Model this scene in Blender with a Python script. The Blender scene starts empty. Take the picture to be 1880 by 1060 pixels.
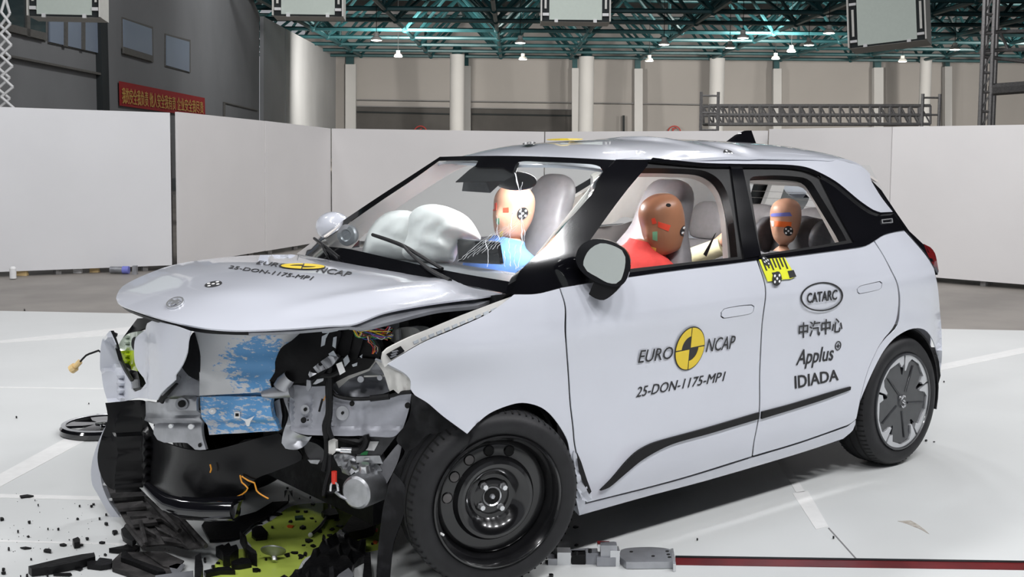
import bpy, bmesh, math, random
import numpy as np
from mathutils import Vector, Matrix
from mathutils.geometry import delaunay_2d_cdt
random.seed(7)
SC = bpy.context.scene
COL = SC.collection
# ------------------------------------------------------------------ camera
CX, CY, CZ, YAW, PIT, ROLL, FPX, PPY = -2.3169, -3.91347, 1.56843, 0.69066, 0.07724, 0.00899, 2118.47, 420.0
O = np.array([CX, CY, CZ])
FW = np.array([math.sin(YAW)*math.cos(PIT), math.cos(YAW)*math.cos(PIT), -math.sin(PIT)])
_r = np.array([math.cos(YAW), -math.sin(YAW), 0.0]); _u = np.cross(_r, FW)
RT = _r*math.cos(ROLL)+_u*math.sin(ROLL); UP = _u*math.cos(ROLL)-_r*math.sin(ROLL)
cam = bpy.data.cameras.new('camera'); camo = bpy.data.objects.new('camera', cam); COL.objects.link(camo)
cam.sensor_fit = 'HORIZONTAL'; cam.sensor_width = 36.0; cam.lens = 36.0*FPX/1880
cam.shift_x = 0.0; cam.shift_y = (PPY-530)/1880; cam.clip_end = 300; cam.clip_start = 0.05
camo.matrix_world = Matrix(((RT[0], UP[0], -FW[0], CX), (RT[1], UP[1], -FW[1], CY), (RT[2], UP[2], -FW[2], CZ), (0, 0, 0, 1)))
SC.camera = camo
# ------------------------------------------------------------------ world, lights, exposure
W = bpy.data.worlds.new('world'); SC.world = W; W.use_nodes = True
W.node_tree.nodes['Background'].inputs[0].default_value = (0.91, 0.94, 1.0, 1)
W.node_tree.nodes['Background'].inputs[1].default_value = 0.34
SC.view_settings.view_transform = 'Standard'; SC.view_settings.look = 'None'
SC.view_settings.gamma = 1.0; SC.view_settings.use_curve_mapping = False
SC.view_settings.exposure = -0.08
def area(name, loc, tgt, size, power, col=(0.985, 0.985, 1.0)):
    l = bpy.data.lights.new(name, 'AREA'); l.shape = 'RECTANGLE'; l.size = size; l.size_y = size; l.energy = power; l.color = col
    o = bpy.data.objects.new(name, l); COL.objects.link(o); o.location = loc
    o.rotation_euler = (Vector(tgt)-Vector(loc)).to_track_quat('-Z', 'Y').to_euler()
    return o
# the lab's ceiling floodlights, two rows over the crash hall
for i in range(6):
    area('flood_or_fill_lamp', (-3.8+i*2.3, -4.3, 6.0), (-2.2+i*1.6, -.6, 0.5), 0.6, 108)
    area('flood_or_fill_lamp', ((-4.6, -2.9, -1.2, 4.0, 5.8, 7.6)[i], 3.2, 6.6), (-2.4+i*1.7, 0.6, 0.3), 0.6, 74)
for i in range(3):
    area('flood_or_fill_lamp', (-5.5, -2.2+i*2.2, 6.4), (0.0, 0.0, 0.5), 0.6, 58)
    area('flood_or_fill_lamp', ((-1.6, 5.5, 9.2)[i], 7.5, 6.8), (2.5+i*3.5, 8.5, 0.6), 0.9, 88)
for i in range(4):  # made-up lamps in mid-air, added to brighten the far wall
    p_ = (CX+math.sin(YAW)*54+math.cos(YAW)*(-22+i*17), CY+math.cos(YAW)*54-math.sin(YAW)*(-22+i*17)); area('flood_or_fill_lamp', (*p_, 5.3), (p_[0]+math.sin(YAW)*20, p_[1]+math.cos(YAW)*20, 3.0), 1.4, 2100, (1, .95, .88))

def _hp(d, l, z): return (CX+math.sin(YAW)*d+math.cos(YAW)*l, CY+math.cos(YAW)*d-math.sin(YAW)*l, z)
area('flood_or_fill_lamp', _hp(20, -1.5, 8.6), _hp(26, -9, 3.0), 1.2, 360)  # fill lamp added to lift the dark grey left wall
area('flood_or_fill_lamp', _hp(34, -3, 8.6), _hp(42, -10, 3.0), 1.2, 420)  # another added fill, for the far stretch of that wall
area('flood_or_fill_lamp', _hp(7, -3.5, 7.5), _hp(18, -4, 3.0), 1.0, 95)  # added fill that lights the screens and hanging boxes
area('flood_or_fill_lamp', _hp(7, 3.5, 7.5), _hp(18, 5, 3.0), 1.0, 120)  # its added partner for the right-hand screens and boxes
area('flood_or_fill_lamp', _hp(27, 5, 8.4), _hp(36, 11, 3.0), 1.0, 420)  # added fill so the scaffold bridge does not render black
# ------------------------------------------------------------------ helpers
def ray(px, py):
    px = np.asarray(px, float); py = np.asarray(py, float)
    return FW[None, :]+np.outer((px-940)/FPX, RT)-np.outer((py-PPY)/FPX, UP)
def dpt(px, py, d):                      # point at view depth d
    return Vector(O+ray([px], [py])[0]*d)
def at(px, py, **k):                     # point on the axis plane x=, y= or z=
    (a, v), = k.items(); d = ray([px], [py])[0]; i = 'xyz'.index(a)
    return Vector(O+d*(v-O[i])/d[i])
def hit(pts, F, t0=2.0, t1=9.0, n=90):   # pixels -> points on the implicit surface F(x,y,z)=0
    p = np.array([(q[0], q[1]) for q in pts], float); D = ray(p[:, 0], p[:, 1])
    ts = np.linspace(t0, t1, n); lo = np.full(len(p), float(t0)); hi = np.full(len(p), float(t1)); done = np.zeros(len(p), bool)
    prev = F(*(O+D*t0).T)
    for a, b in zip(ts[:-1], ts[1:]):
        cur = F(*(O+D*b).T); m = (~done) & (np.sign(cur) != np.sign(prev)); lo[m] = a; hi[m] = b; done |= m; prev = cur
    flo = F(*(O+D*lo[:, None]).T)
    for _ in range(30):
        mid = (lo+hi)/2; fm = F(*(O+D*mid[:, None]).T); s = np.sign(fm) == np.sign(flo); lo = np.where(s, mid, lo); hi = np.where(s, hi, mid)
    return O+D*((lo+hi)/2)[:, None], done
def fplane(p0, n):
    p0 = np.array(p0, float); n = np.array(n, float)
    return lambda x, y, z: (x-p0[0])*n[0]+(y-p0[1])*n[1]+(z-p0[2])*n[2]
def fdepth(d):
    return lambda x, y, z: (x-O[0])*FW[0]+(y-O[1])*FW[1]+(z-O[2])*FW[2]-d
def grad(F, P, e=1e-3):
    x, y, z = P.T
    g = np.stack([F(x+e, y, z)-F(x-e, y, z), F(x, y+e, z)-F(x, y-e, z), F(x, y, z+e)-F(x, y, z-e)], 1)
    return g/np.maximum(np.linalg.norm(g, axis=1), 1e-12)[:, None]
def spline(pts, closed=True, seg=7.0):
    """Catmull-Rom through pixel points; a third item marks a corner."""
    n = len(pts); out = []
    rng = range(n) if closed else range(n-1)
    for i in rng:
        a, b = pts[i], pts[(i+1) % n]
        A = np.array(a[:2], float); B = np.array(b[:2], float)
        pa = np.array(pts[(i-1) % n][:2], float) if (closed or i > 0) else A
        pb = np.array(pts[(i+2) % n][:2], float) if (closed or i+2 < n) else B
        L = np.linalg.norm(B-A); k = max(1, int(L/seg))
        ta = (B-pa)/2 if len(a) == 2 else (B-A); tb = (pb-A)/2 if len(b) == 2 else (B-A)
        la = np.linalg.norm(ta); lb = np.linalg.norm(tb)
        if la > L: ta = ta*L/la
        if lb > L: tb = tb*L/lb
        for j in range(k):
            t = j/k; h = (2*t**3-3*t*t+1, t**3-2*t*t+t, -2*t**3+3*t*t, t**3-t*t)
            out.append(tuple(h[0]*A+h[1]*ta+h[2]*B+h[3]*tb))
    if not closed: out.append(tuple(np.array(pts[-1][:2], float)))
    return out
def inpoly(P, poly):
    x, y = P[:, 0], P[:, 1]; c = np.zeros(len(P), bool); q = np.array(poly); n = len(q); j = n-1
    for i in range(n):
        xi, yi = q[i]; xj, yj = q[j]
        m = ((yi > y) != (yj > y)) & (x < (xj-xi)*(y-yi)/((yj-yi) if yj != yi else 1e-12)+xi); c ^= m; j = i
    return c
def segd(P, poly):
    q = np.array(poly); r = np.roll(q, -1, 0); d = np.full(len(P), 1e9)
    for a, b in zip(q, r):
        ab = b-a; t = np.clip(((P-a)@ab)/max(ab@ab, 1e-9), 0, 1); d = np.minimum(d, np.linalg.norm(P-(a+t[:, None]*ab), axis=1))
    return d
def tri2d(outer, holes=(), step=12.0):
    vs = [tuple(p) for p in outer]; ed = [(i, (i+1) % len(outer)) for i in range(len(outer))]
    for h in holes:
        o = len(vs); vs += [tuple(p) for p in h]; ed += [(o+i, o+(i+1) % len(h)) for i in range(len(h))]
    q = np.array(outer); x0, y0 = q.min(0); x1, y1 = q.max(0)
    gx, gy = np.meshgrid(np.arange(x0+step*.5, x1, step), np.arange(y0+step*.5, y1, step*.87)); gx[1::2] += step/2
    G = np.stack([gx.ravel(), gy.ravel()], 1)
    if len(G):
        m = inpoly(G, outer) & (segd(G, outer) > step*.45)
        for h in holes: m &= (~inpoly(G, h)) & (segd(G, h) > step*.45)
        vs += [tuple(p) for p in G[m]]
    r = delaunay_2d_cdt([Vector(v) for v in vs], ed, [], 0, 1e-5)
    V = np.array([tuple(v) for v in r[0]]); F = np.array([f for f in r[2] if len(f) == 3])
    c = V[F].mean(1); k = inpoly(c, outer)
    for h in holes: k &= ~inpoly(c, h)
    F = F[k]
    a = V[F]; s = (a[:, 1, 0]-a[:, 0, 0])*(a[:, 2, 1]-a[:, 0, 1])-(a[:, 1, 1]-a[:, 0, 1])*(a[:, 2, 0]-a[:, 0, 0])
    F[s > 0] = F[s > 0][:, ::-1]         # toward the viewer (pixel y points down)
    return V, F
def mesh_obj(name, V, F, mat, parent=None, smooth=True, ang=0.6):
    me = bpy.data.meshes.new(name); me.from_pydata([tuple(map(float, v)) for v in V], [], [tuple(int(i) for i in f) for f in F]); me.validate()
    if mat: me.materials.append(mat)
    if smooth and len(me.polygons):
        me.polygons.foreach_set('use_smooth', [True]*len(me.polygons)); me.set_sharp_from_angle(angle=ang)
    me.update(); o = bpy.data.objects.new(name, me); COL.objects.link(o)
    if parent is not None: o.parent = parent
    return o
def thicken(P, F, N, th):
    """closed shell: front P, back P-N*th"""
    n = len(P); V = np.vstack([P, P-N*th]); cnt = {}
    for f in F:
        for a, b in ((f[0], f[1]), (f[1], f[2]), (f[2], f[0])): cnt[(a, b)] = cnt.get((a, b), 0)+1
    faces = [tuple(f) for f in F]+[(f[2]+n, f[1]+n, f[0]+n) for f in F]
    for (a, b) in cnt:
        if (b, a) not in cnt: faces.append((b, a, a+n, b+n))
    return V, faces
ALLP = {}
def panel(name, poly, F, mat, parent, th=.004, step=12.0, holes=(), seg=7.0, off=0.0, t0=2.0, t1=9.0, disp=None, raw=False):
    outer = spline(poly, True, seg); hs = [spline(h, True, seg) for h in holes]
    V2, T = tri2d(outer, hs, step)
    P, ok = hit(V2, F, t0, t1)
    if not ok.all():                     # rays that miss: keep the neighbours' depth
        D = ray(V2[:, 0], V2[:, 1]); t = np.linalg.norm(P-O, axis=1)/np.linalg.norm(D, axis=1)
        if ok.any():
            good = np.where(ok)[0]
            for i in np.where(~ok)[0]:
                j = good[np.argmin(((V2[good]-V2[i])**2).sum(1))]; P[i] = O+D[i]*t[j]
    N = grad(F, P); fl = ((O-P)*N).sum(1) < 0; N[fl] *= -1
    if off: P = P+N*off
    if disp is not None: P = P+N*disp(V2[:, 0], V2[:, 1], P)[:, None]
    V, faces = thicken(P, T, N, th)
    o = mesh_obj(name, V, faces, mat, parent)
    return o
def mirror_y(o, parent=None, name=None):
    me = o.data.copy(); me.transform(Matrix.Scale(-1, 4, (0, 1, 0))); me.flip_normals()
    c = bpy.data.objects.new(name or o.name.split('.')[0], me); COL.objects.link(c); c.parent = parent if parent is not None else o.parent
    for k in o.keys(): c[k] = o[k]
    return c
def empty(name, loc=(0, 0, 0), parent=None):
    o = bpy.data.objects.new(name, None); COL.objects.link(o); o.location = loc; o.empty_display_size = .1
    if parent is not None: o.parent = parent
    return o
def tag(o, label=None, cat=None, group=None, kind=None):
    if label: o['label'] = label
    if cat: o['category'] = cat
    if group: o['group'] = group
    if kind: o['kind'] = kind
    return o
class MB:
    """collects shapes into one mesh"""
    def __init__(s): s.v = []; s.f = []
    def add(s, V, F):
        o = len(s.v); s.v += [tuple(map(float, p)) for p in V]; s.f += [tuple(int(i)+o for i in f) for f in F]; return s
    def box(s, c, size, R=None, taper=1.0):
        a, b, d = (x/2 for x in size); pts = []
        for z in (-d, d):
            k = taper if z > 0 else 1.0
            pts += [Vector((-a*k, -b*k, z)), Vector((a*k, -b*k, z)), Vector((a*k, b*k, z)), Vector((-a*k, b*k, z))]
        if R is not None: pts = [R @ p for p in pts]
        c = Vector(c)
        return s.add([p+c for p in pts], [(3, 2, 1, 0), (4, 5, 6, 7), (0, 1, 5, 4), (1, 2, 6, 5), (2, 3, 7, 6), (3, 0, 4, 7)])
    def tube(s, pts, r, n=8, caps=True, sx=1.0):
        P = [Vector(p) for p in pts]; rs = r if isinstance(r, (list, tuple)) else [r]*len(P); V = []; F = []; up = None
        for i, p in enumerate(P):
            t = (P[min(i+1, len(P)-1)]-P[max(i-1, 0)])
            t = t.normalized() if t.length > 1e-9 else Vector((0, 0, 1))
            if up is None: up = t.orthogonal().normalized()
            else:
                up = up-t*up.dot(t); up = up.normalized() if up.length > 1e-6 else t.orthogonal().normalized()
            w = t.cross(up)
            for k in range(n):
                a = 2*math.pi*k/n; V.append(p+(up*math.cos(a)*sx+w*math.sin(a))*rs[i])
        for i in range(len(P)-1):
            for k in range(n):
                a = i*n+k; b = i*n+(k+1) % n; F.append((a, b, b+n, a+n))
        if caps: F.append(tuple(range(n-1, -1, -1))); F.append(tuple(range((len(P)-1)*n, len(P)*n)))
        return s.add(V, F)
    def lathe(s, prof, n=48, c=(0, 0, 0), R=None, closed=False):
        """prof: (radius, height) about local Y axis pointing out"""
        V = []; F = []; m = len(prof)
        for k in range(n):
            a = 2*math.pi*k/n
            for (r, h) in prof:
                p = Vector((r*math.cos(a), h, r*math.sin(a))); V.append((R @ p if R is not None else p)+Vector(c))
        for k in range(n):
            for i in range(m if closed else m-1):
                j = (i+1) % m; F.append((k*m+i, k*m+j, ((k+1) % n)*m+j, ((k+1) % n)*m+i))
        return s.add(V, F)
    def prism(s, poly, h, c=(0, 0, 0), R=None):
        """2-D outline (a,b) extruded 0..h along local z"""
        n = len(poly); V = [Vector((a, b, 0)) for a, b in poly]+[Vector((a, b, h)) for a, b in poly]
        V = [((R @ p) if R is not None else p)+Vector(c) for p in V]
        return s.add(V, [tuple(range(n-1, -1, -1)), tuple(range(n, 2*n))]+[(i, (i+1) % n, (i+1) % n+n, i+n) for i in range(n)])
    def ball(s, c, r, n=12, m=8, R=None):
        rr = r if isinstance(r, (tuple, list)) else (r, r, r); V = []; F = []
        for i in range(m+1):
            th = math.pi*i/m
            for k in range(n):
                a = 2*math.pi*k/n; p = Vector((rr[0]*math.sin(th)*math.cos(a), rr[1]*math.sin(th)*math.sin(a), rr[2]*math.cos(th)))
                V.append((R @ p if R is not None else p)+Vector(c))
        for i in range(m):
            for k in range(n): F.append((i*n+k, (i+1)*n+k, (i+1)*n+(k+1) % n, i*n+(k+1) % n))
        return s.add(V, F)
    def build(s, name, mat, parent=None, smooth=True, ang=0.6, fix=True):
        o = mesh_obj(name, s.v, s.f, mat, parent, smooth, ang)
        if fix:
            bm = bmesh.new(); bm.from_mesh(o.data); bmesh.ops.remove_doubles(bm, verts=bm.verts, dist=1e-6); bmesh.ops.recalc_face_normals(bm, faces=bm.faces); bm.to_mesh(o.data); bm.free()
            if smooth:
                o.data.polygons.foreach_set('use_smooth', [True]*len(o.data.polygons)); o.data.set_sharp_from_angle(angle=ang)
        return o
def basis(z, x=None):
    z = Vector(z).normalized(); x = Vector(x) if x is not None else z.orthogonal()
    x = (x-z*x.dot(z)).normalized(); y = z.cross(x)
    return Matrix((x, y, z)).transposed()
def loft(name, rings, mat, parent=None, caps=True, ang=1.2, sub=0):
    n = len(rings[0]); V = [p for r in rings for p in r]; F = []
    for i in range(len(rings)-1):
        for k in range(n): F.append((i*n+k, i*n+(k+1) % n, (i+1)*n+(k+1) % n, (i+1)*n+k))
    if caps: F.append(tuple(range(n-1, -1, -1))); F.append(tuple(range((len(rings)-1)*n, len(rings)*n)))
    o = MB().add(V, F).build(name, mat, parent, ang=ang)
    if sub:
        m = o.modifiers.new('sub', 'SUBSURF'); m.levels = sub; m.render_levels = sub
    return o
# ------------------------------------------------------------------ materials
def M(name, col, rough=.5, metal=0.0, coat=0.0, noise=0.0, scale=20.0, bump=0.0, bscale=60.0, emit=None, estr=0.0, spec=.5, col2=None, lo=.35, hi=.65):
    m = bpy.data.materials.new(name); m.use_nodes = True; nt = m.node_tree; b = nt.nodes['Principled BSDF']
    b.inputs['Base Color'].default_value = (*col, 1); b.inputs['Roughness'].default_value = rough; b.inputs['Metallic'].default_value = metal
    b.inputs['Coat Weight'].default_value = coat; b.inputs['Coat Roughness'].default_value = .04; b.inputs['Specular IOR Level'].default_value = spec
    if emit: b.inputs['Emission Color'].default_value = (*emit, 1); b.inputs['Emission Strength'].default_value = estr
    tc = nt.nodes.new('ShaderNodeTexCoord')
    if noise or col2:
        nz = nt.nodes.new('ShaderNodeTexNoise'); nz.inputs['Scale'].default_value = scale; nz.inputs['Detail'].default_value = 6
        nt.links.new(tc.outputs['Object'], nz.inputs['Vector'])
        cr = nt.nodes.new('ShaderNodeValToRGB'); cr.color_ramp.elements[0].position = lo; cr.color_ramp.elements[1].position = hi
        c2 = col2 if col2 else tuple(max(0, c*(1-noise)) for c in col)
        cr.color_ramp.elements[0].color = (*c2, 1); cr.color_ramp.elements[1].color = (*col, 1)
        nt.links.new(nz.outputs['Fac'], cr.inputs['Fac']); nt.links.new(cr.outputs['Color'], b.inputs['Base Color'])
    if bump:
        n2 = nt.nodes.new('ShaderNodeTexNoise'); n2.inputs['Scale'].default_value = bscale; n2.inputs['Detail'].default_value = 4
        bp = nt.nodes.new('ShaderNodeBump'); bp.inputs['Strength'].default_value = bump; bp.inputs['Distance'].default_value = .01
        nt.links.new(tc.outputs['Object'], n2.inputs['Vector']); nt.links.new(n2.outputs['Fac'], bp.inputs['Height']); nt.links.new(bp.outputs['Normal'], b.inputs['Normal'])
    return m
def glassmat(name, tint=(1, 1, 1), refl=1.0, haze=0.0):
    m = bpy.data.materials.new(name); m.use_nodes = True; nt = m.node_tree; nt.nodes.clear()
    out = nt.nodes.new('ShaderNodeOutputMaterial'); tr = nt.nodes.new('ShaderNodeBsdfTransparent'); tr.inputs[0].default_value = (*tint, 1)
    gl = nt.nodes.new('ShaderNodeBsdfGlossy'); gl.inputs['Roughness'].default_value = .02; fr = nt.nodes.new('ShaderNodeLayerWeight'); fr.inputs[0].default_value = .14; gm = nt.nodes.new('ShaderNodeNewGeometry'); iv = nt.nodes.new('ShaderNodeMath'); iv.operation = 'SUBTRACT'; iv.inputs[0].default_value = 1.0; nt.links.new(gm.outputs['Backfacing'], iv.inputs[1])
    mx = nt.nodes.new('ShaderNodeMixShader'); ml = nt.nodes.new('ShaderNodeMath'); ml.operation = 'MULTIPLY'; ml.inputs[1].default_value = 1.0
    nt.links.new(fr.outputs['Fresnel'], ml.inputs[0]); nt.links.new(iv.outputs[0], ml.inputs[1]); nt.links.new(ml.outputs[0], mx.inputs[0]); nt.links.new(tr.outputs[0], mx.inputs[1]); nt.links.new(gl.outputs[0], mx.inputs[2])
    last = mx
    if haze:
        df = nt.nodes.new('ShaderNodeBsdfDiffuse'); df.inputs[0].default_value = (.9, .92, .95, 1); m2 = nt.nodes.new('ShaderNodeMixShader'); m2.inputs[0].default_value = haze
        nt.links.new(mx.outputs[0], m2.inputs[1]); nt.links.new(df.outputs[0], m2.inputs[2]); last = m2
    nt.links.new(last.outputs[0], out.inputs[0]); return m
MT = dict(
    paint=M('pearl_white_paint', (.635, .655, .722), .28, .0, 1.0, noise=.03, scale=3),
    black=M('gloss_black', (.006, .006, .008), .08, 0, 1.0, noise=.3, scale=4),
    satin=M('satin_black', (.010, .010, .011), .42, noise=.3, scale=30, spec=.22),
    plastic=M('black_plastic', (.008, .008, .009), .40, bump=.15, noise=.4, scale=15, spec=.22),
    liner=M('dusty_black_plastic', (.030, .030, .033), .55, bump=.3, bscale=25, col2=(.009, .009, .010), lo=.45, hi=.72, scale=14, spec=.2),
    rubber=M('rubber', (.020, .020, .022), .55, spec=.35, bump=.08, noise=.3, scale=14),
    steelblk=M('black_steel_rim', (.008, .008, .009), .2, 0, .6, noise=.3),
    galv=M('galvanised_steel', (.50, .51, .54), .38, .75, noise=.25, scale=12, bump=.05),
    galvd=M('grey_sheet_metal', (.36, .37, .40), .42, .55, noise=.35, scale=9, bump=.1),
    alu=M('cast_aluminium', (.55, .56, .58), .4, .85, noise=.3, scale=18, bump=.2),
    chrome=M('chrome', (.78, .79, .81), .2, .75, noise=.05),
    alloy=M('machined_alloy', (.62, .63, .65), .28, .55, noise=.06),
    alloyd=M('dark_alloy_insert', (.045, .047, .052), .3, .2, .4, noise=.2),
    ink=M('black_ink', (.02, .02, .022), .5, noise=.1),
    yellow=M('yellow_vinyl', (.82, .60, .04), .45, noise=.05),
    lime=M('hivis_yellow', (.80, .82, .03), .45, noise=.05),
    white=M('white_vinyl', (.85, .85, .85), .5, noise=.04),
    screen=M('white_screen_board', (.74, .74, .755), .7, noise=.04, scale=1.2),
    screenw=M('warm_white_screen_board', (.73, .71, .705), .7, noise=.04, scale=1.2),
    cream=M('cream_trim', (.78, .73, .69), .75, noise=.04),
    seat=M('grey_seat_leather', (.21, .20, .21), .5, noise=.12, scale=30, bump=.05),
    seatd=M('dark_seat_fabric', (.07, .068, .075), .6, noise=.2, scale=40, bump=.05),
    airbag=M('airbag_cloth', (.92, .915, .90), .85, noise=.03, bump=.12, bscale=22),
    skin=M('dummy_vinyl_tan', (.60, .33, .22), .42, noise=.12, scale=9),
    skind=M('dummy_vinyl_brown', (.36, .16, .085), .36, noise=.18, scale=8),
    red=M('red_cotton', (.75, .06, .05), .85, noise=.15, bump=.1),
    blue=M('blue_cotton', (.12, .26, .68), .85, noise=.15, bump=.1),
    tapered=M('red_face_paint', (.80, .07, .03), .5, noise=.1),
    tapeg=M('green_face_paint', (.18, .42, .24), .5, noise=.1),
    tapey=M('yellow_face_paint', (.82, .58, .12), .5, noise=.1),
    tapeo=M('orange_face_paint', (.90, .16, .02), .5, noise=.1),
    tapeb=M('blue_face_paint', (.20, .22, .65), .5, noise=.1),
    glass=glassmat('clear_glass', (.97, .98, .98), 1.0),
    wglass=glassmat('windshield_glass', (.95, .97, .97), 1.1, .012),
    mirrorg=M('mirror_glass', (.66, .71, .68), .30, .55),
    crack=M('crushed_glass', (.9, .92, .95), .4, noise=.1),
    wire=M('wire_orange', (.85, .35, .03), .5, noise=.05),
    headlamp=M('headlamp_lime', (.62, .80, .02), .3, 0, .8, noise=.05),
    headlampw=M('headlamp_pale', (.62, .70, .60), .25, 0, .8, noise=.05),
    doortrim=M('grey_door_trim', (.40, .385, .39), .6, noise=.06),
    dashgrey=M('grey_dash_top', (.16, .165, .175), .45, noise=.1, bump=.05),
    wirebrown=M('heater_wire', (.30, .27, .25), .6, noise=.1),
    tapeysh=M('yellow_cotton', (.72, .66, .42), .8, noise=.1),
    fascia=M('gloss_black_fascia', (.006, .006, .007), .25, noise=.4, scale=8, bump=.1, bscale=14, spec=.3),
    tray=M('dusty_undertray', (.070, .066, .066), .6, col2=(.020, .019, .019), lo=.40, hi=.72, spec=.2, scale=14, bump=.2),
    module=M('black_module', (.006, .006, .007), .5, noise=.4, scale=20, bump=.1, spec=.15),
    scrap=M('torn_white_scrap', (.52, .56, .60), .6, noise=.2),
    plate=M('grey_primer_steel', (.44, .45, .50), .42, .3, noise=.2, scale=10, bump=.1),
    alud=M('dull_aluminium', (.28, .28, .30), .5, .6, noise=.3, scale=12, bump=.15),
    satgrey=M('dark_grey_module', (.075, .075, .08), .5, .2, noise=.3, bump=.1),
    bottle=M('milky_bottle', (.42, .42, .40), .35, noise=.15),
    greenb=M('circuit_green', (.01, .05, .03), .4, noise=.2),
    railred=M('red_rail', (.16, .012, .014), .3, noise=.35, scale=8),
    trimblk=M('moulding_black', (.008, .008, .009), .4, noise=.3, spec=.25),
    taill=M('tail_lamp_red', (.18, .01, .012), .12, 0, 1.0, noise=.1),
)
# ================================================================== the hall
HV = Vector((math.sin(YAW), math.cos(YAW), 0)); RV = Vector((math.cos(YAW), -math.sin(YAW), 0)); O0 = Vector((CX, CY, 0))
def hp(d, l, z=0.0): return O0+HV*d+RV*l+Vector((0, 0, z))
MT.update(
    floorw=M('painted_lab_floor', (.68, .695, .69), .33, noise=.06, scale=1.1, spec=.4),
    floorc=M('bare_concrete', (.29, .265, .24), .45, noise=.28, scale=1.3, spec=.4),
    line=M('white_line_paint', (.80, .80, .79), .5, noise=.06),
    seam=M('dark_seam', (.22, .22, .22), .7, noise=.1),
    scuff=M('brown_floor_scuff', (.52, .50, .46), .5, col2=(.36, .31, .26), lo=.4, hi=.6, scale=30),
    wallg=M('grey_render', (.22, .225, .23), .85, noise=.14, scale=.35),
    wallp=M('pale_cladding', (.42, .43, .44), .6, noise=.15, scale=.25),
    wallf=M('cream_wall', (.42, .40, .38), .85, noise=.08, scale=.2),
    wallk=M('dark_opening', (.10, .095, .09), .8, noise=.3, scale=.5),
    column=M('white_column', (.62, .62, .61), .7, noise=.05, scale=.6),
    teal=M('teal_steel', (.018, .085, .095), .45, .1, noise=.3, scale=2),
    roofd=M('dark_roof', (.030, .036, .038), .9, noise=.4, scale=.5),
    pane=M('pale_window', (.24, .29, .37), .45, 0, .0, noise=.1, scale=.6),
    paned=M('dark_window', (.035, .05, .055), .12, 0, .5, noise=.3, scale=.6),
    frame=M('window_frame_brown', (.13, .125, .115), .6, noise=.2),
    banner=M('red_banner', (.34, .015, .018), .7, noise=.1),
    gold=M('gold_lettering', (.62, .40, .10), .7, noise=.1),
    redp=M('red_sign_paint', (.45, .05, .04), .7, noise=.1),
    lamp=M('lamp_glow', (1, 1, 1), .5, emit=(1, .97, .92), estr=14.0),
    boxw=M('light_box_shell', (.78, .77, .72), .5, noise=.06),
    diff=M('light_box_diffuser', (.66, .74, .67), .5, noise=.03),
    scaf=M('grey_scaffold', (.36, .35, .345), .5, .4, noise=.25),
)
def quad_slab(name, pts, th, mat, parent=None):      # polygon + thickness downwards/backwards along its normal
    P = [Vector(p) for p in pts]; n = (P[1]-P[0]).cross(P[2]-P[0]).normalized(); m = len(P)
    V = P+[p-n*th for p in P]; F = [tuple(range(m)), tuple(range(2*m-1, m-1, -1))]+[(i, i+m, (i+1) % m+m, (i+1) % m) for i in range(m)]
    return MB().add(V, F).build(name, mat, parent, smooth=False)
EA, EB = Vector((.671, 6.869, 0)), Vector((7.157, .76, 0)); ED = (EB-EA).normalized(); EN = Vector((ED.y, -ED.x, 0))
if EN.dot(O0-EA) < 0: EN = -EN
a, b = EA-ED*45, EA+ED*55
tag(quad_slab('floor', [a, a+EN*30, b+EN*30, b], .1, MT['floorw']), 'pale green-white painted floor of the crash hall', None, None, 'structure')
tag(quad_slab('floor', [a-EN*80, a, b, b-EN*80], .1, MT['floorc']), 'bare brown-grey concrete floor beyond the painted area', None, None, 'structure')
FZ = lambda x, y, z: z-0.0
def mark(poly, mat='line', th=.0012, name='trim_1'):
    o = panel(name, [(*p, 1) for p in poly], lambda x, y, z: z-.0013, MT[mat], None, th, 60, t1=30); o['kind'] = 'structure'; return o
mark([(-160, 958), (180, 772), (205, 772), (205, 783), (-160, 981)], name='trim_1')
mark([(-500, 895), (200, 912), (200, 919), (-500, 902)], name='trim_2')
mark([(-500, 978), (260, 999), (260, 1002), (-500, 981.5)], name='trim_3')
mark([(-500, 703), (200, 713), (200, 715), (-500, 705)], name='trim_4')
mark([(1700, 675), (1960, 621), (1960, 632), (1700, 686)], name='trim_5')
mark([(1424, 842), (1438, 839), (1478, 903), (1462, 905)], name='trim_6')
mark([(1455, 906), (1483, 901), (1521, 967), (1498, 972)], name='trim_7')
mark([(1648, 957), (1665, 962), (1690, 972), (1706, 981), (1700, 975), (1686, 964), (1672, 956)], 'scuff', name='trim_11')
mark([(1520, 970), (1522, 969), (1575, 1028), (1573, 1029)], 'seam', name='trim_8')
mark([(350, 606), (240, 600), (-60, 632), (-60, 634)], 'line', name='trim_9')
# ---- screens round the test area
def screen(name, x0, t0, d0, x1, t1, d1, mat, label, b=.06):
    A = dpt(x0+1, t0, d0); B = dpt(x1-1, t1, d1)
    o = empty(name, (A.x, A.y, 0)); off = Vector((A.x, A.y, 0))
    P = [Vector((A.x, A.y, b)), Vector((B.x, B.y, b)), Vector((B.x, B.y, B.z)), Vector((A.x, A.y, A.z))]
    n = (P[1]-P[0]).cross(P[3]-P[0]).normalized()
    if n.dot(Vector(O)-P[0]) < 0: n = -n; 
    s = quad_slab('board', [p-off for p in P], .035, mat, o)
    e = (P[1]-P[0]).normalized()
    for k in (.12, .5, .88):             # steel feet behind the board
        q = P[0]+(P[1]-P[0])*k-off-n*.09
        MB().box((q.x, q.y, .03), (.06, .06, .06)).box((q.x-n.x*.2, q.y-n.y*.2, .8), (.05, .05, 1.6)).box((q.x-n.x*.1, q.y-n.y*.1, .9), (.2, .2, .04)).build('leg', MT['scaf'], o, False)
    tag(o, label, 'screen', 'white screens round the test area'); return o
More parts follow.
